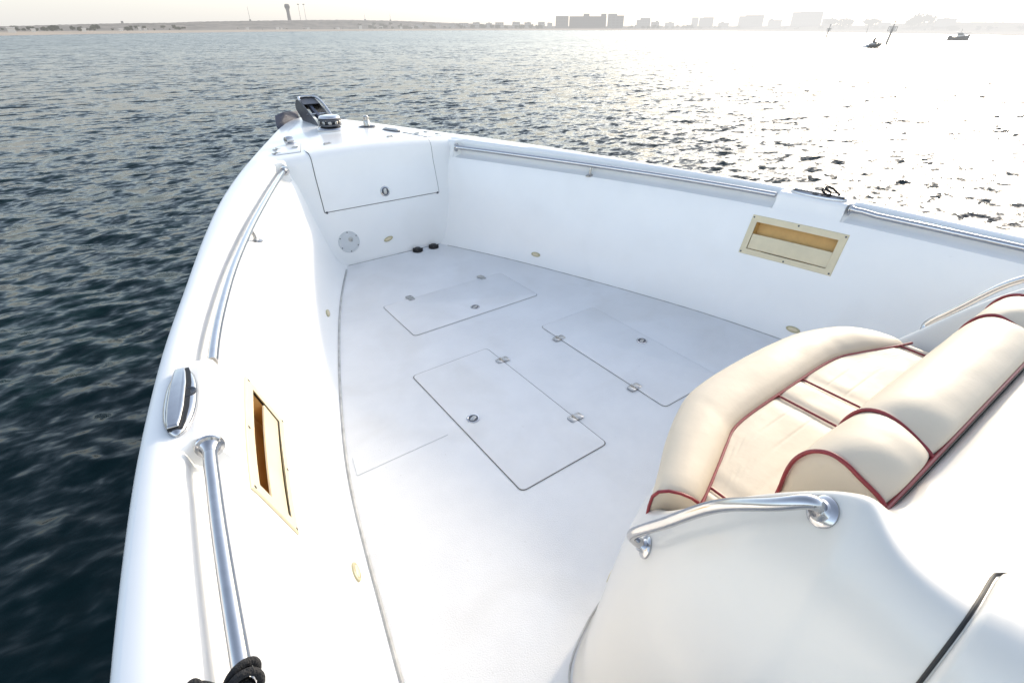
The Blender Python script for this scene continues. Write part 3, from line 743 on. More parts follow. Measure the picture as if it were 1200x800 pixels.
# ------------------------------------------------------------------ SEA
def make_sea():
    az = np.concatenate([np.radians(np.arange(-40, 100, .22)), np.radians(np.arange(100, 320, 1.6))])
    r = [.9]
    while r[-1] < 9000: r.append(r[-1] * (1.0085 if r[-1] < 60 else (1.022 if r[-1] < 400 else 1.08)))
    r = np.array(r)
    A, Rr = np.meshgrid(az, r)
    X = CAM.x + Rr*np.sin(A); Y = CAM.y + Rr*np.cos(A); Z = np.full_like(X, WATER)
    sp = np.maximum(Rr*np.radians(.22), np.gradient(r)[:, None])
    dX = np.zeros_like(X); dY = np.zeros_like(X); dZ = np.zeros_like(X)
    n = 110
    lam = np.exp(rng.uniform(math.log(.10), math.log(1.15), n)); lam.sort()
    for w in lam:
        th = math.radians(38) + rng.normal(0, .55); kx, ky = math.sin(th), math.cos(th)
        k = 2*math.pi/w; a = .0037 * w**.84 * rng.uniform(.6, 1.4) * (1.0 if w < .8 else .75)
        ph = rng.uniform(0, 6.28); fade = np.clip((w/sp - 2.5)/3., 0, 1)
        p = k*(kx*X + ky*Y) + ph
        dZ += a*fade*np.cos(p); dX -= .85*a*fade*kx*np.sin(p); dY -= .85*a*fade*ky*np.sin(p)
    gust = .8 + .3*np.sin(X*.19+Y*.07)*np.sin(Y*.13-X*.05+1)
    X += dX*gust; Y += dY*gust; Z += dZ*gust
    nr, na = X.shape
    co = np.stack([X, Y, Z], -1).reshape(-1, 3).astype(np.float32)
    i = np.arange(nr-1)[:, None]*na; j = np.arange(na)[None, :]; j2 = (j+1) % na
    f = np.stack([i+j, i+na+j, i+na+j2, i+j2], -1).reshape(-1, 4).astype(np.int32)
    me = bpy.data.meshes.new('sea'); me.vertices.add(len(co)); me.vertices.foreach_set('co', co.ravel())
    me.loops.add(f.size); me.loops.foreach_set('vertex_index', f.ravel())
    me.polygons.add(len(f)); me.polygons.foreach_set('loop_start', np.arange(0, f.size, 4, dtype=np.int32))
    me.polygons.foreach_set('use_smooth', np.ones(len(f), dtype=bool))
    me.update(calc_edges=True); me.validate()
    m = bpy.data.materials.new('sea_water'); m.use_nodes = True; nt = m.node_tree; nn = nt.nodes; l = nt.links
    b = nn['Principled BSDF']; b.inputs['Base Color'].default_value = (.002, .013, .015, 1); b.inputs['Roughness'].default_value = .07
    b.inputs['IOR'].default_value = 1.333; b.inputs['Specular IOR Level'].default_value = .18
    tc = nn.new('ShaderNodeTexCoord')
    mp = nn.new('ShaderNodeMapping'); mp.inputs['Rotation'].default_value = (0, 0, math.radians(38)); mp.inputs['Scale'].default_value = (.55, 1.0, 1)
    l.new(tc.outputs['Object'], mp.inputs['Vector'])
    geo = nn.new('ShaderNodeNewGeometry'); acc = geo.outputs['Normal']
    at = nn.new('ShaderNodeAttribute'); at.attribute_name = 'spread'; sc_ = nn.new('ShaderNodeSeparateColor'); l.new(at.outputs['Color'], sc_.inputs[0])
    l.new(sc_.outputs[0], b.inputs['Roughness'])
    for q, (scl, st) in enumerate(((.09, .05), (.33, .12), (1.0, .26), (2.8, .55), (7.5, .40), (22., .16))):
        t = nn.new('ShaderNodeTexNoise'); t.inputs['Scale'].default_value = scl; t.inputs['Detail'].default_value = 1.5; t.inputs['Distortion'].default_value = .4
        l.new(mp.outputs[0], t.inputs['Vector'])
        sb = nn.new('ShaderNodeVectorMath'); sb.operation = 'SUBTRACT'; sb.inputs[1].default_value = (.5, .5, .5); l.new(t.outputs['Color'], sb.inputs[0])
        ml = nn.new('ShaderNodeVectorMath'); ml.operation = 'MULTIPLY'; ml.inputs[1].default_value = (st*2.4, st*2.4, 0); l.new(sb.outputs[0], ml.inputs[0])
        out_ = ml.outputs[0]
        if q in (1, 2, 3):                       # longer waves are already in the mesh close to the boat
            sca = nn.new('ShaderNodeVectorMath'); sca.operation = 'SCALE'; l.new(out_, sca.inputs[0]); l.new(sc_.outputs[1], sca.inputs['Scale']); out_ = sca.outputs[0]
        ad = nn.new('ShaderNodeVectorMath'); ad.operation = 'ADD'; l.new(acc, ad.inputs[0]); l.new(out_, ad.inputs[1]); acc = ad.outputs[0]
    nm = nn.new('ShaderNodeVectorMath'); nm.operation = 'NORMALIZE'; l.new(acc, nm.inputs[0]); l.new(nm.outputs[0], b.inputs['Normal'])
    rr_ = np.hypot(X - CAM.x, Y - CAM.y)
    col = np.zeros((nr*na, 4), np.float32); col[:, 3] = 1
    col[:, 0] = (.085 + .12*np.clip((rr_-6)/120, 0, 1)**.5).ravel(); col[:, 1] = np.clip((rr_-3)/22, .12, 1).ravel()
    ca = me.color_attributes.new('spread', 'FLOAT_COLOR', 'POINT'); ca.data.foreach_set('color', col.ravel())
    me.materials.append(m)
    o = bpy.data.objects.new('sea', me); C.objects.link(o); tag(o, kind='structure')
make_sea()

#FAR0
# ------------------------------------------------------------------ the far shore
SHORE = [(-30, 150), (-11.1, 214), (-4.7, 270), (.35, 304), (6.1, 347), (12.7, 399), (19.9, 445), (27.7, 494), (35.8, 541), (43.9, 546), (51.7, 509), (58.9, 430), (65.5, 353), (71.2, 296), (76.3, 257), (82.7, 214), (105, 150)]
RIDGE = [(-30, 0.), (-11.1, .2), (-4.7, .9), (-2.3, 2.), (.35, 3.4), (3.1, 4.6), (6.1, 5.3), (8.3, 6.8), (12.7, 8.2), (16.2, 9.2), (19.9, 9.7), (23, 9.2), (26.1, 8.2), (29.3, 6.2), (32.5, 4.6), (35.8, 2.4), (39.9, 1.4), (43.9, 1.2), (51.7, 1.2), (58.9, 1.6), (65.5, 2.2), (67.9, 3.6), (70.7, 5.4), (72.8, 5.8), (76.3, 4.9), (82.7, 3.3), (105, 2.)]
f_shore = spl(*zip(*SHORE)); f_ridge = spl(*zip(*RIDGE))
f_haze = spl([-30, -5, 12, 25, 36, 44, 52, 60, 66, 76, 105], [.40, .41, .47, .50, .54, .55, .76, .86, .87, .87, .87])  # share of painted haze by bearing, thicker toward the sun
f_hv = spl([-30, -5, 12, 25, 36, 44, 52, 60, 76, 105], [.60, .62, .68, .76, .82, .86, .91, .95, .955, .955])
def pol(b, d, z=0.):
    a = math.radians(b); return Vector((CAM.x + d*math.sin(a), CAM.y + d*math.cos(a), z))
def height(d, mrad): return CAM.z + d*mrad/1000
def gz(b, d):
    d0 = f_shore(b); q = d/d0; zr = height(1.55*d0, f_ridge(b))
    n1 = math.sin(b*7.1)*math.sin(b*2.3+1)*.5 + math.sin(b*17+d*.02)*.3 + .25*math.sin(b*41+2)
    pts = [(.94, WATER-1.4), (1., WATER-.02), (1.05, WATER+.55), (1.10, WATER+.9), (1.28, WATER+1.4 + .2*n1), (1.42, WATER + 1.6 + (zr-WATER-1.6)*.70 + .5*n1*(zr > 3)), (1.50, zr*.96), (1.55, zr + .25*n1), (6, height(6*d0, f_ridge(b)*.55))]
    for (a, za), (c, zc_) in zip(pts[:-1], pts[1:]):
        if q <= c: return za + (zc_-za)*max(0, (q-a)/(c-a))
    return pts[-1][1]
HZ = {}
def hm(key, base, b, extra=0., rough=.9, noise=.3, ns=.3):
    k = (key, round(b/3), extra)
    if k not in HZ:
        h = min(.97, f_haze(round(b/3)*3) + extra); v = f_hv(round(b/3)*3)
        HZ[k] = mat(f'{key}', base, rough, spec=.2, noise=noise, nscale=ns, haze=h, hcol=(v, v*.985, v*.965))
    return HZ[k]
def ground_mat(name, base, base2, sc):
    m = mat(name, base, .95, spec=.1, noise=.0); nt = m.node_tree; n = nt.nodes; l = nt.links
    b = n['Principled BSDF']; out = n['Material Output']
    tc = n.new('ShaderNodeTexCoord'); t = n.new('ShaderNodeTexNoise'); t.inputs['Scale'].default_value = sc; t.inputs['Detail'].default_value = 7
    l.new(tc.outputs['Object'], t.inputs['Vector'])
    mx = n.new('ShaderNodeMixRGB'); mx.inputs[1].default_value = (*base, 1); mx.inputs[2].default_value = (*base2, 1)
    mr = n.new('ShaderNodeMapRange'); mr.inputs[1].default_value = .4; mr.inputs[2].default_value = .62
    l.new(t.outputs['Fac'], mr.inputs[0]); l.new(mr.outputs[0], mx.inputs[0]); l.new(mx.outputs[0], b.inputs['Base Color'])
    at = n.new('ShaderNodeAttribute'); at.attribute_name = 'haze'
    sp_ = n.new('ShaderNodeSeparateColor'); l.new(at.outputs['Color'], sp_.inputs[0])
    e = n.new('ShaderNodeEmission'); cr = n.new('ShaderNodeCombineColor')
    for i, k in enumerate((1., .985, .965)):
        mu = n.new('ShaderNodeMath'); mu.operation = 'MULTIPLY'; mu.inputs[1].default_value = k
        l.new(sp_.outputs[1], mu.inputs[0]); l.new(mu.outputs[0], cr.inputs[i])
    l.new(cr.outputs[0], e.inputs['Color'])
    ms = n.new('ShaderNodeMixShader'); l.new(sp_.outputs[0], ms.inputs[0]); l.new(b.outputs[0], ms.inputs[1]); l.new(e.outputs[0], ms.inputs[2])  # painted haze: emission mixed over the ground colour
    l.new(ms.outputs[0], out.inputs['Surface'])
    return m
def terrain(name, qs, m):
    bs = np.arange(-28, 103, .2); rows = []; hz = []
    for q in qs:
        rows.append([pol(b, f_shore(b)*q, gz(b, f_shore(b)*q)) for b in bs])
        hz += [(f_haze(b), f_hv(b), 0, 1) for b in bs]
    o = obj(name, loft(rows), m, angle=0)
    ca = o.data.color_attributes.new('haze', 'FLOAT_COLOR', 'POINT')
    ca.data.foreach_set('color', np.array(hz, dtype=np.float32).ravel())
    tag(o, kind='structure')
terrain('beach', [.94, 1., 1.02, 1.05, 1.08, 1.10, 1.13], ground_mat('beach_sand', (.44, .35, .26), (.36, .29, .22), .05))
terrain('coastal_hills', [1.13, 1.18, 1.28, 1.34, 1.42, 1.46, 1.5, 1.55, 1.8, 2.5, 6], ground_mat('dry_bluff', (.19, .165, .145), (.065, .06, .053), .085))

# scrub trees on the shore
def tree_mesh(seed, kind):
    r = random.Random(seed); V = []; F = []
    cl = [(r.uniform(-.42, .42), r.uniform(-.42, .42), r.uniform(.24, .84), r.uniform(.14, .27)) for _ in range(13)]
    for (cx, cy, cz, cr) in cl:
        for _ in range(26):
            d = Vector((r.gauss(0, 1), r.gauss(0, 1), r.gauss(0, .8))).normalized()*cr*r.uniform(.6, 1.05)
            p = Vector((cx, cy, cz)) + d; u = Vector((r.gauss(0, 1), r.gauss(0, 1), r.gauss(0, 1))).normalized()
            w_ = u.orthogonal().normalized(); s_ = r.uniform(.07, .14); k = len(V)
            V += [p + u*s_, p + w_*s_*.7, p - u*s_, p - w_*s_*.7]; F.append((k, k+1, k+2, k+3))
    return V, F
TREES = {}
def tree(b, d, h, label, group, name='scrub_tree', extra=0.):
    v = random.randrange(4); kb = (v, round(b/3), extra)
    if kb not in TREES:
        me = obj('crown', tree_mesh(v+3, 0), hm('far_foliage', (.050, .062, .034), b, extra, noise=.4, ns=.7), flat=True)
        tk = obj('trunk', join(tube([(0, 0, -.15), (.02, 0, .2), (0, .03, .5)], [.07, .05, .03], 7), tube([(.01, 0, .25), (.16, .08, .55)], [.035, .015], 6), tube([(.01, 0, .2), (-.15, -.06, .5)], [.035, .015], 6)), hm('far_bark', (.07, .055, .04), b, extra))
        TREES[kb] = (me.data, tk.data); bpy.data.objects.remove(me); bpy.data.objects.remove(tk)
    root = empty(name, pol(b, d, gz(b, d))); root.scale = (h*random.uniform(1.0, 1.5), h*random.uniform(1.0, 1.5), h); root.rotation_euler = (0, 0, random.uniform(0, 6))
    for nm, me in zip(('crown', 'trunk'), TREES[kb]):
        o = bpy.data.objects.new(nm, me); C.objects.link(o); o.parent = root
    tag(root, label, 'tree', group)
for i in range(50):
    b = random.uniform(-6, 7.2); d = f_shore(b)*random.uniform(1.09, 1.30)
    tree(b, d, random.uniform(.7, 2.0)*d/380*(1.15 if b < 4 else .9), 'low dark scrub tree behind the sandy beach at the left end of the far shore', 'scrub trees on the left shore', extra=-.14)
for i in range(9):
    b = random.uniform(9, 21); d = f_shore(b)*random.uniform(1.10, 1.26)
    tree(b, d, random.uniform(.6, 1.2), 'small scattered bush at the foot of the bare bluff below the tower', 'bushes below the bluff')
for i in range(62):
    b = random.uniform(21.5, 39.5); d = f_shore(b)*random.uniform(1.10, 1.36)
    tree(b, d, random.uniform(1.5, 3.3)*(1. if b < 32 else 1.25), 'small round tree among pale houses left of the grey building block', 'trees left of the grey block')
for i in range(36):
    b = random.uniform(46.4, 57); d = f_shore(b)*random.uniform(1.10, 1.32)
    tree(b, d, random.uniform(1.6, 3.4), 'hazy small tree on the shore right of the grey building block', 'trees right of the grey block')
for i in range(34):
    b = random.uniform(58, 80); d = f_shore(b)*random.uniform(1.12, 1.3)
    tree(b, d, random.uniform(1.0, 2.3)*(.85 if b > 68 else 1.), 'very pale tree almost lost in the bright haze at the right', 'pale trees in the right haze', extra=.0)
for b, d, h in ((64.0, 480, 6.6), (64.7, 480, 6.2), (65.1, 482, 5.2), (66.5, 455, 5.2), (67.0, 455, 5.0), (69.4, 420, 4.6), (69.9, 420, 6.2), (70.5, 420, 5.0)):
    tree(b, d, h, 'large rounded pale tree clump standing above the hazy right shore', 'tall pale trees in the right haze')

# far buildings
def building(name, label, cat, b0, b1, d, blocks, base=(.30, .28, .26), group=None, win=None, depth=14, extra=0., roof=None):
    """blocks: (f0, f1, top z, name) as fractions of the width; the facade looks out over the water"""
    bc = (b0+b1)/2; g = gz(bc, d); o = pol(bc, d, g); a = math.radians(bc)
    x = Vector((math.cos(a), -math.sin(a), 0)); y = Vector((math.sin(a), math.cos(a), 0)); z = Vector((0, 0, 1))
    Wd = d*math.radians(b1-b0); root = empty(name, o); tag(root, label, cat, group)
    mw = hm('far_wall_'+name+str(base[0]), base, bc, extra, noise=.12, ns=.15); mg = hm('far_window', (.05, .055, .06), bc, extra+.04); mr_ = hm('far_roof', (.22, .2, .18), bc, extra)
    for k, (f0, f1, top, nm) in enumerate(blocks):
        h = top - g + 2; cx = (f0+f1)/2*Wd - Wd/2; bw = (f1-f0)*Wd; yy = k*.6
        c = o + x*cx + y*yy + z*(h/2 - 2)
        part = obj(nm, box(c, (x, y, z), (bw, depth, h)), mw, root, flat=True)
        if bw > 3:
            obj('parapet', join(*[box(o + x*(cx+q*(bw/2-.15)) + y*yy + z*(h-2+.25), (x, y, z), (.3, depth, .5)) for q in (-1, 1)], box(o + x*cx + y*(yy-depth/2+.15) + z*(h-2+.25), (x, y, z), (bw-.6, .3, .5))), mr_, part, flat=True)
        if win and nm == 'wall':
            rows_, cols = win; H_ = h - 2.6
            for r_ in range(rows_):
                for q in range(cols):
                    wx = cx - bw/2 + bw*(q+.5)/cols; wz = .6 + H_*(r_+.5)/rows_
                    obj('window', box(o + x*wx + y*(yy-depth/2-.02) + z*wz, (x, y, z), (bw/cols*.62, .12, H_/rows_*.42)), mg, part, flat=True)
    return root, o, x, y, z
D = 720
building('office_block', 'grey box building at the left of the three-part block on the far shore', 'building', 39.95, 41.15, D, [(0, 1, height(D, 14.8), 'wall')], (.19, .18, .17), 'grey building complex', (3, 5))
building('office_block', 'long low grey block with two roof towers in the middle of the complex', 'building', 41.25, 44.68, D+20, [(0, 1, height(D+20, 14.4), 'wall'), (.375, .54, height(D+20, 17.9), 'roof_tower'), (.855, .995, height(D+20, 17.9), 'roof_tower')], (.17, .16, .155), 'grey building complex', (4, 14))
building('office_block', 'stepped grey building at the right end of the three-part block', 'building', 44.82, 46.3, D-5, [(0, 1, height(D, 15.2), 'wall'), (0, .57, height(D, 17.7), 'roof_tower')], (.22, .21, .20), 'grey building complex', (4, 4))
for (nm, lb, b0, b1, d, e, e2) in (
    ('pavilion', 'pale low building with a raised middle just right of the grey block', 47.5, 48.75, 700, 9.2, 12.),
    ('hazy_house', 'narrow pale tower house beside a wider pale house in the haze', 52.4, 53.0, 700, 12.4, None),
    ('hazy_house', 'wide pale house right of the narrow tower house in the haze', 53.05, 54.3, 705, 11.6, 12.6),
    ('hazy_house', 'broad faded building first from the left of the two big blocks in the right haze', 56.4, 58.45, 640, 13.6, 15.),
    ('hazy_house', 'tallest faded box building in the right haze', 60.65, 63.0, 600, 18.2, 18.8),
    ('hazy_house', 'low faded building tucked between tallest box and round trees', 63.05, 63.9, 590, 9.8, None),
    ('hazy_house', 'long low faded building at the far right behind the motor cruiser', 73.4, 79.5, 480, 3.6, None)):
    bl = [(0, 1, height(d, e), 'wall')] + ([(.25, .98, height(d, e2), 'roof_tower')] if e2 else [])
    building(nm, lb, 'building', b0, b1, d, bl, (.30, .29, .27), None, (3, max(3, int((b1-b0)*4))), extra=.015)
for k, (b, d, wd_, h) in enumerate([(27.0, 640, 7, 2.6), (28.6, 655, 9, 3.1), (30.1, 660, 6, 3.), (31.2, 690, 10, 3.4), (32.4, 700, 8, 4.2), (33.6, 700, 7, 3.8), (34.6, 720, 10, 4.4), (36.2, 720, 9, 5.), (37.3, 730, 8, 4.6), (38.6, 720, 8, 5.4), (39.4, 720, 6, 4.4), (49.2, 690, 9, 5.2), (50.5, 680, 10, 4.6), (55.2, 610, 10, 4.), (59.4, 560, 11, 5.4), (67.6, 440, 7, 2.4), (71.6, 400, 9, 3.)]):
    left = b < 45
    hw_ = math.degrees(wd_/2/d)
    building('pale_house', 'small pale house in the row along the shore left of the grey block' if left else 'small pale house on the hazy shore right of the grey block', 'house', b-hw_, b+hw_, d, [(0, 1, gz(b, d)+h, 'wall'), (.1 + .07*(k*5 % 7), .38 + .08*(k*5 % 7), gz(b, d)+h+.5+.3*(k % 3), 'stair_head')], (.46, .43, .39), 'pale houses left of the block' if left else 'pale houses right of the block', (2, 4), depth=8)
# beach huts
for k, (b, q, wd_, h) in enumerate([(-4.15, 1.07, 2.3, 1.5), (-2.9, 1.08, 1.4, .9), (.2, 1.08, 1.5, 1.1), (2.6, 1.08, 1.7, .9), (3.9, 1.09, 1.2, 1.5), (4.3, 1.08, 1.5, .9), (11.95, 1.12, 2., 1.), (14.4, 1.12, 1.8, 1.1), (14.75, 1.12, 1.4, .8), (17., 1.12, 1.8, 1.), (19.6, 1.12, 2.2, 1.2), (21.6, 1.13, 2.6, 2.3), (23.5, 1.13, 2.6, 1.8), (25.3, 1.13, 2.2, 1.6), (26.4, 1.13, 2.5, 1.9)]):
    d = f_shore(b)*q; a = math.radians(b); g = gz(b, d); o = pol(b, d, g)
    x = Vector((math.cos(a), -math.sin(a), 0)); y = Vector((math.sin(a), math.cos(a), 0)); z = Vector((0, 0, 1))
    r = empty('beach_hut', o); tag(r, 'tiny whitish beach hut standing at the edge of the far sand', 'hut', 'beach huts on the far shore')
    mw = hm('hut_wall', (.72, .66, .58), b, -.1, noise=.1)
    obj('wall', box(o + z*(h/2-.1), (x, y, z), (wd_, 2., h+.2)), mw, r, flat=True)
    obj('roof', ([o + x*sx*(wd_/2+.15) + y*sy*1.15 + z*h for sx in (-1, 1) for sy in (-1, 1)] + [o + x*sx*(wd_/2+.15) + z*(h+.35) for sx in (-1, 1)], [(0, 1, 4), (2, 5, 3), (0, 4, 5, 2), (1, 3, 5, 4), (0, 2, 3, 1)]), hm('hut_roof', (.5, .45, .4), b, -.1), r, flat=True)
# control tower and masts on the bluff
b = 15.55; d = f_shore(b)*1.60; o = pol(b, d, height(d, 10.2)); H_ = height(d, 30.3) - o.z
tw = empty('control_tower', o); tag(tw, 'tall grey tower with a bulging top standing on the bluff', 'tower')
mt = hm('tower_concrete', (.16, .15, .15), b, -.06); md = hm('tower_glass', (.07, .07, .08), b, -.06)
k = H_/20.
obj('shaft', revolve(o, (0, 0, 1), [(2.7*k, -2), (2.6*k, 2*k), (2.35*k, 8*k), (2.5*k, 12*k), (3.4*k, 14.4*k)], 16), mt, tw, angle=30)
obj('cab', revolve(o, (0, 0, 1), [(3.5*k, 14.4*k), (3.9*k, 15.4*k), (3.9*k, 17.4*k), (3.5*k, 17.6*k)], 16), md, tw, angle=30)
obj('cap', revolve(o, (0, 0, 1), [(3.7*k, 17.6*k), (3.7*k, 18.6*k), (2.6*k, 19.8*k), (1.0*k, 20*k)], 16), mt, tw, angle=30)
for b, e, lb, nm, head, rr in ((12.32, 26.3, 'thin lone lattice mast left of the tower on the bluff', 'radio_mast', False, .15), (16.49, 30.4, 'left one of two tall floodlight masts beside the tower', 'floodlight_mast', True, .17), (16.95, 30.5, 'right one of two tall floodlight masts beside the tower', 'floodlight_mast', True, .17), (2.86, 7.2, 'short thin aerial on the low ridge above the left scrub', 'radio_mast', False, .10), (22.1, 17.2, 'short aerial on the ridge right of the floodlight masts', 'radio_mast', False, .12), (24.4, 17.8, 'aerial on a squat roof block where the ridge falls', 'radio_mast', False, .15)):
    d = f_shore(b)*1.58; o = pol(b, d, gz(b, d)-.3); H_ = height(d, e) - o.z
    r = empty(nm, o); tag(r, lb, 'mast'); mm = hm('mast_steel', (.14, .13, .13), b, .02)
    obj('pole', tube([o, o + Vector((0, 0, H_*.5)), o + Vector((0, 0, H_))], [rr*1.3, rr, rr*.7], 8), mm, r)
    if head: obj('lamp_head', revolve(o + Vector((0, 0, H_-.9)), (0, 0, 1), [(.5, 0), (1.1, .25), (1.1, .7), (.6, .95)], 10), mm, r, angle=30)
    else: obj('crossarm', join(*[box(o + Vector((0, 0, H_*f)), XYZ, (.9*(1.2-f), .12, .12)) for f in (.55, .75, .93)], box(o + Vector((0, 0, .6)), XYZ, (1.4, 1.4, 1.8))), mm, r, flat=True)

# ------------------------------------------------------------------ on the water
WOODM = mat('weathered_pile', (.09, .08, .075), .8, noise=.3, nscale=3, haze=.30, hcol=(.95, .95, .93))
MARKM = mat('hazy_daymark', (.35, .34, .33), .7, noise=.2, nscale=4, haze=.5, hcol=(1, 1, .98))
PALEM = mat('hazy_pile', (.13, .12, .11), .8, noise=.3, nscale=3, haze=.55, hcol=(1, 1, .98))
for (b, d, e, r_, cage, lb, m) in ((68.14, 120.7, 6.0, .17, .62, 'thick leaning channel marker pile right of the jet ski', WOODM), (63.65, 178., 2.2, .15, .45, 'medium channel marker pile left of the jet ski', WOODM), (66.51, 238., 2.1, .10, 0, 'thin pale marker pole between the two darker piles', PALEM)):
    base = pol(b, d, WATER - .6); a = math.radians(b); x = Vector((math.cos(a), -math.sin(a), 0)); z = Vector((0, 0, 1)); y = x.cross(z)
    top = pol(b, d, height(d, e)) + x*(.35 if cage else .15); up = (top - base).normalized(); L = (top-base).length
    r = empty('channel_marker', pol(b, d, WATER)); tag(r, lb, 'marker', 'channel markers')
    obj('pile', tube([base, base + up*L*.75, base + up*(L*.76), top], [r_*1.1, r_, r_*.55, r_*.4], 12), m, r, angle=40)
    if cage:
        c = base + up*L*.74
        parts = []
        for q in (-1, 1):
            for q2 in (-1, 1):
                parts.append(tube([c + x*q*cage + y*q2*cage*.7 - up*cage*.55, c + x*q*cage + y*q2*cage*.7 + up*cage*.55], .04, 6))
            for hh in (-.5, .5): parts.append(tube([c + x*cage*-1 + y*q*cage*.7 + up*cage*hh, c + x*cage + y*q*cage*.7 + up*cage*hh], .045, 6))
        obj('cage', join(*parts), m, r)
        obj('daymark', box(c + up*cage*.05, (x, y, up), (cage*1.5, .05, cage*.8)), MARKM, r, flat=True)
        obj('beacon', revolve(top - up*.05, up, [(.09, 0), (.11, .1), (.09, .28), (.03, .34)], 10), m, r)

# jet ski with rider
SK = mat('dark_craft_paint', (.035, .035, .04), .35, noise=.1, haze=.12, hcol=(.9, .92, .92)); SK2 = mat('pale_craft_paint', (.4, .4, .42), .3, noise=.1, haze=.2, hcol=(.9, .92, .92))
bb, dd = 67.34, 99.5
jo = pol(bb, dd, WATER); hd = math.radians(bb + 52); fx = Vector((math.sin(hd), math.cos(hd), 0)); sx_ = Vector((fx.y, -fx.x, 0)); zz = Vector((0, 0, 1)); S_ = .74
def J(a, b, c): return jo + (fx*a + sx_*b + zz*c)*S_
jr = empty('jet_ski', jo); tag(jr, 'dark jet ski running across the bright water with bow lifted', 'jet ski')
st = [(-1.35, .50, .10, .42), (-1.0, .56, .02, .50), (-.3, .58, .0, .52), (.5, .54, .08, .62), (1.1, .36, .28, .74), (1.5, .10, .52, .82)]
obj('hull', loft([[J(a, -w, h1*.55+h0*.45), J(a, -w*.9, h1), J(a, 0, h1+.05), J(a, w*.9, h1), J(a, w, h1*.55+h0*.45), J(a, w*.55, h0-.1), J(a, 0, h0-.22), J(a, -w*.55, h0-.1)] for a, w, h0, h1 in st], closed=True), SK, jr, angle=50)
obj('saddle', loft([[J(a, -.20, h-.3), J(a, -.16, h), J(a, .16, h), J(a, .20, h-.3)] for a, h in ((-1.0, .70), (-.6, .82), (0, .80), (.3, .86))]), SK2, jr, angle=50)
obj('handlebar', join(tube([J(.42, 0, .6), J(.30, 0, 1.08)], .06*S_, 8), tube([J(.22, -.38, 1.12), J(.30, 0, 1.08), J(.22, .38, 1.12)], .03*S_, 8), loft([[J(.9, -.2, .7), J(.9, .2, .7)], [J(.45, -.18, 1.0), J(.45, .18, 1.0)], [J(.35, -.14, .95), J(.35, .14, .95)]])), SK, jr)
def skinned(name, joints, edges, m, S):
    me = bpy.data.meshes.new(name); me.from_pydata([tuple(p) for p, _ in joints], edges, []); me.update(); me.materials.append(m)
    o = bpy.data.objects.new(name, me); C.objects.link(o)
    mo = o.modifiers.new('skin', 'SKIN'); mo.use_smooth_shade = True
    for i, (_, r) in enumerate(joints): me.skin_vertices[0].data[i].radius = (r*S, r*S)
    me.skin_vertices[0].data[0].use_root = True
    o.modifiers.new('sub', 'SUBSURF').levels = 1
    return o
pj = [(J(-.35, 0, .93), .17), (J(-.28, 0, 1.15), .17), (J(-.18, 0, 1.42), .19), (J(-.14, 0, 1.58), .08), (J(-.10, 0, 1.68), .10), (J(-.07, 0, 1.80), .115), (J(-.08, 0, 1.90), .07)]
pe = [(0, 1), (1, 2), (2, 3), (3, 4), (4, 5), (5, 6)]
for q in (-1, 1):
    k = len(pj)
    pj += [(J(-.16, q*.22, 1.47), .09), (J(.0, q*.34, 1.26), .065), (J(.20, q*.33, 1.14), .05), (J(.26, q*.32, 1.13), .045), (J(-.28, q*.16, .90), .13), (J(.16, q*.32, .86), .10), (J(.02, q*.36, .55), .075), (J(.14, q*.36, .50), .06)]
    pe += [(2, k), (k, k+1), (k+1, k+2), (k+2, k+3), (0, k+4), (k+4, k+5), (k+5, k+6), (k+6, k+7)]
pr = skinned('person', pj, pe, SK, S_)
tag(pr, 'rider in dark clothes sitting astride the jet ski holding the handlebar', 'person')
# foam thrown up behind the jet ski
FO = mat('foam', (.75, .77, .78), .8, noise=.1)
V = []; F = []
r_ = random.Random(4)
for i in range(420):
    t = r_.random()**2*26; p = jo - fx*(.5 + t) + sx_*r_.gauss(0, .12+.035*t) + zz*(abs(r_.gauss(0, .16))*math.exp(-t/2.2) + .01)
    s_ = r_.uniform(.03, .10)*(1 + .8*math.exp(-t/2)); k = len(V)
    u = Vector((r_.gauss(0, 1), r_.gauss(0, 1), r_.gauss(0, .5))).normalized()*s_; v = u.orthogonal().normalized()*s_*.7
    V += [p+u, p+v, p-u, p-v]; F.append((k, k+1, k+2, k+3))
tag(obj('wake_foam', (V, F), FO, flat=True), 'white foam and spray trailing behind the moving jet ski', 'foam', kind='stuff')

# motor cruiser far right
bb, dd = 72.74, 165.2
mo_ = pol(bb, dd, WATER); a = math.radians(bb); fx = Vector((math.cos(a), -math.sin(a), 0)); sy_ = Vector((math.sin(a), math.cos(a), 0))
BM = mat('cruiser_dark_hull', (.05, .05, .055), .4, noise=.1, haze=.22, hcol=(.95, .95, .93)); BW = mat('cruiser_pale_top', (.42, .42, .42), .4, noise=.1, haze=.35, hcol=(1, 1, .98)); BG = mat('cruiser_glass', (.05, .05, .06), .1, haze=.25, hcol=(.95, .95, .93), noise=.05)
def Q(x, y, z): return mo_ + fx*x + sy_*y + zz*z
mr_ = empty('motor_cruiser', mo_); tag(mr_, 'small dark motor cruiser with pale wheelhouse moored in the bright haze', 'boat')
st = [(-1.95, .55, .62), (-1.2, .70, .60), (0., .74, .66), (1.0, .62, .82), (1.6, .34, .98), (1.98, .03, 1.08)]
obj('hull', loft([[Q(x, 0, -.3), Q(x-.05, -w*.8, -.05), Q(x, -w, h), Q(x, -w*.9, h+.03), Q(x, 0, h+.02), Q(x, w*.9, h+.03), Q(x, w, h), Q(x-.05, w*.8, -.05)] for x, w, h in st], closed=True), BM, mr_, angle=40)
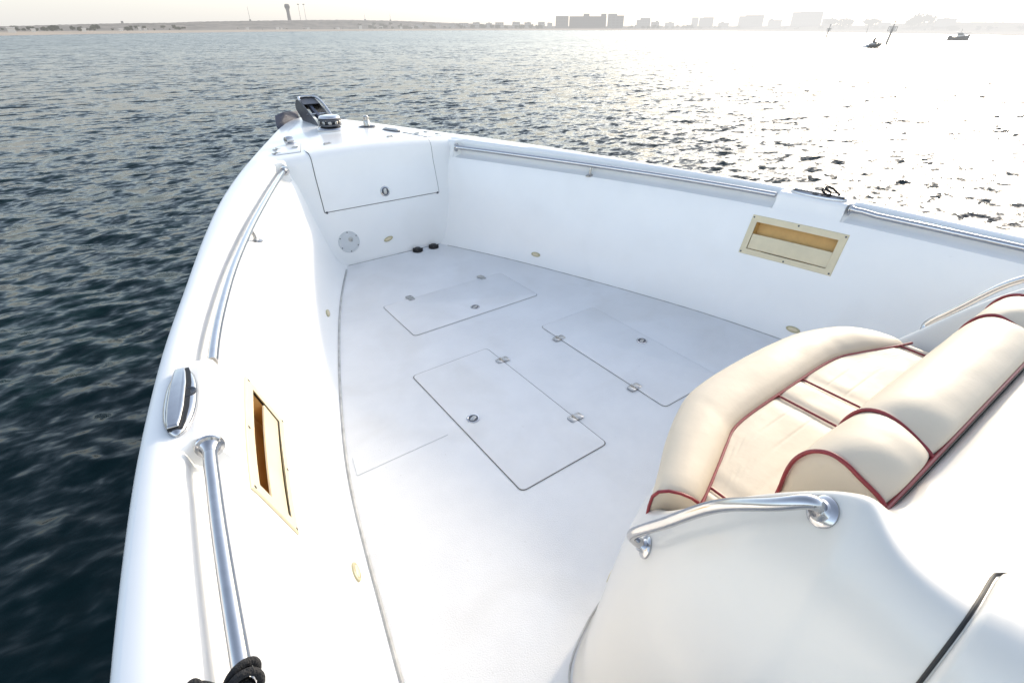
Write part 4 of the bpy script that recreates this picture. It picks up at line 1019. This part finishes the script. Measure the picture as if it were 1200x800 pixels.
obj('wheelhouse', loft([[Q(x, -w, z), Q(x2, -w*.85, z2), Q(x2, w*.85, z2), Q(x, w, z)] for x, x2, w, z, z2 in ((-.45, -.35, .5, .6, 1.42), (.9, .62, .45, .75, 1.42), (1.15, .75, .3, .8, 1.3))]), BW, mr_, flat=True)
obj('wheelhouse_window', join(box(Q(.15, -.475, 1.18), (fx, sy_, zz), (.9, .05, .26)), box(Q(.15, .475, 1.18), (fx, sy_, zz), (.9, .05, .26))), BG, mr_, flat=True)
obj('roof', box(Q(.15, 0, 1.47), (fx, sy_, zz), (1.5, 1.0, .07)), BW, mr_, flat=True)
obj('mast', tube([Q(.2, 0, 1.5), Q(.15, 0, 2.2)], .03, 6), BM, mr_)
obj('bow_rail', tube([Q(.9, -.6, 1.2), Q(1.9, 0, 1.42), Q(.9, .6, 1.2)], .025, 6), BM, mr_)
obj('engine_box', box(Q(-1.5, 0, .72), (fx, sy_, zz), (.7, .8, .35)), BM, mr_, flat=True)
#FAR1

# ------------------------------------------------------------------ light, sky, camera
SUN_AZ, SUN_EL = 76., 17.5
SKY, HAZE_TOP, HAZE_V = .415, .84, 2.2
w = bpy.data.worlds.new('World'); scene.world = w; w.use_nodes = True
nt = w.node_tree; bg = nt.nodes['Background']
sky = nt.nodes.new('ShaderNodeTexSky'); sky.sky_type = 'NISHITA'; sky.sun_disc = False
sky.sun_elevation = math.radians(SUN_EL); sky.sun_rotation = math.radians(SUN_AZ)
sky.air_density = 1.0; sky.dust_density = 1.6; sky.ozone_density = 1.4; sky.altitude = 0
hs = nt.nodes.new('ShaderNodeHueSaturation'); hs.inputs['Saturation'].default_value = .64
nt.links.new(sky.outputs[0], hs.inputs['Color'])
# pale sea haze lying on the horizon
tcw = nt.nodes.new('ShaderNodeTexCoord'); sep = nt.nodes.new('ShaderNodeSeparateXYZ'); nt.links.new(tcw.outputs['Generated'], sep.inputs[0])
mrw = nt.nodes.new('ShaderNodeMapRange'); mrw.interpolation_type = 'SMOOTHERSTEP'
mrw.inputs[1].default_value = -.02; mrw.inputs[2].default_value = .19; mrw.inputs[3].default_value = HAZE_TOP; mrw.inputs[4].default_value = 0
nt.links.new(sep.outputs['Z'], mrw.inputs[0])
mxw = nt.nodes.new('ShaderNodeMixRGB'); mxw.blend_type = 'MIX'; mxw.inputs[2].default_value = (*[c*HAZE_V for c in (1.0, .985, .965)], 1)
nt.links.new(mrw.outputs[0], mxw.inputs[0]); nt.links.new(hs.outputs[0], mxw.inputs[1])
nt.links.new(mxw.outputs[0], bg.inputs['Color']); bg.inputs['Strength'].default_value = SKY
sd = bpy.data.lights.new('sun', 'SUN'); sd.energy = 3.3; sd.angle = math.radians(2.5); sd.color = (1, .845, .63)
so = bpy.data.objects.new('sun', sd); C.objects.link(so)
a, e = math.radians(SUN_AZ), math.radians(SUN_EL)
tosun = Vector((math.sin(a)*math.cos(e), math.cos(a)*math.cos(e), math.sin(e)))
so.rotation_euler = tosun.to_track_quat('Z', 'Y').to_euler(); so.location = tosun*60

cd = bpy.data.cameras.new('camera'); cam = bpy.data.objects.new('camera', cd); C.objects.link(cam)
cd.sensor_width = 36; cd.lens = 598/1200*36; cd.clip_start = .05; cd.clip_end = 20000
yaw = math.radians(35.8); pit = math.atan(368/598)
cam.location = CAM; cam.rotation_euler = (math.pi/2 - pit, 0, -yaw)
scene.camera = cam
scene.view_settings.view_transform = 'Standard'; scene.view_settings.look = 'None'
scene.view_settings.exposure = 0; scene.view_settings.gamma = 1
scene.cycles.max_bounces = 10; scene.cycles.caustics_reflective = False; scene.cycles.caustics_refractive = False
scene.cycles.sample_clamp_indirect = 8
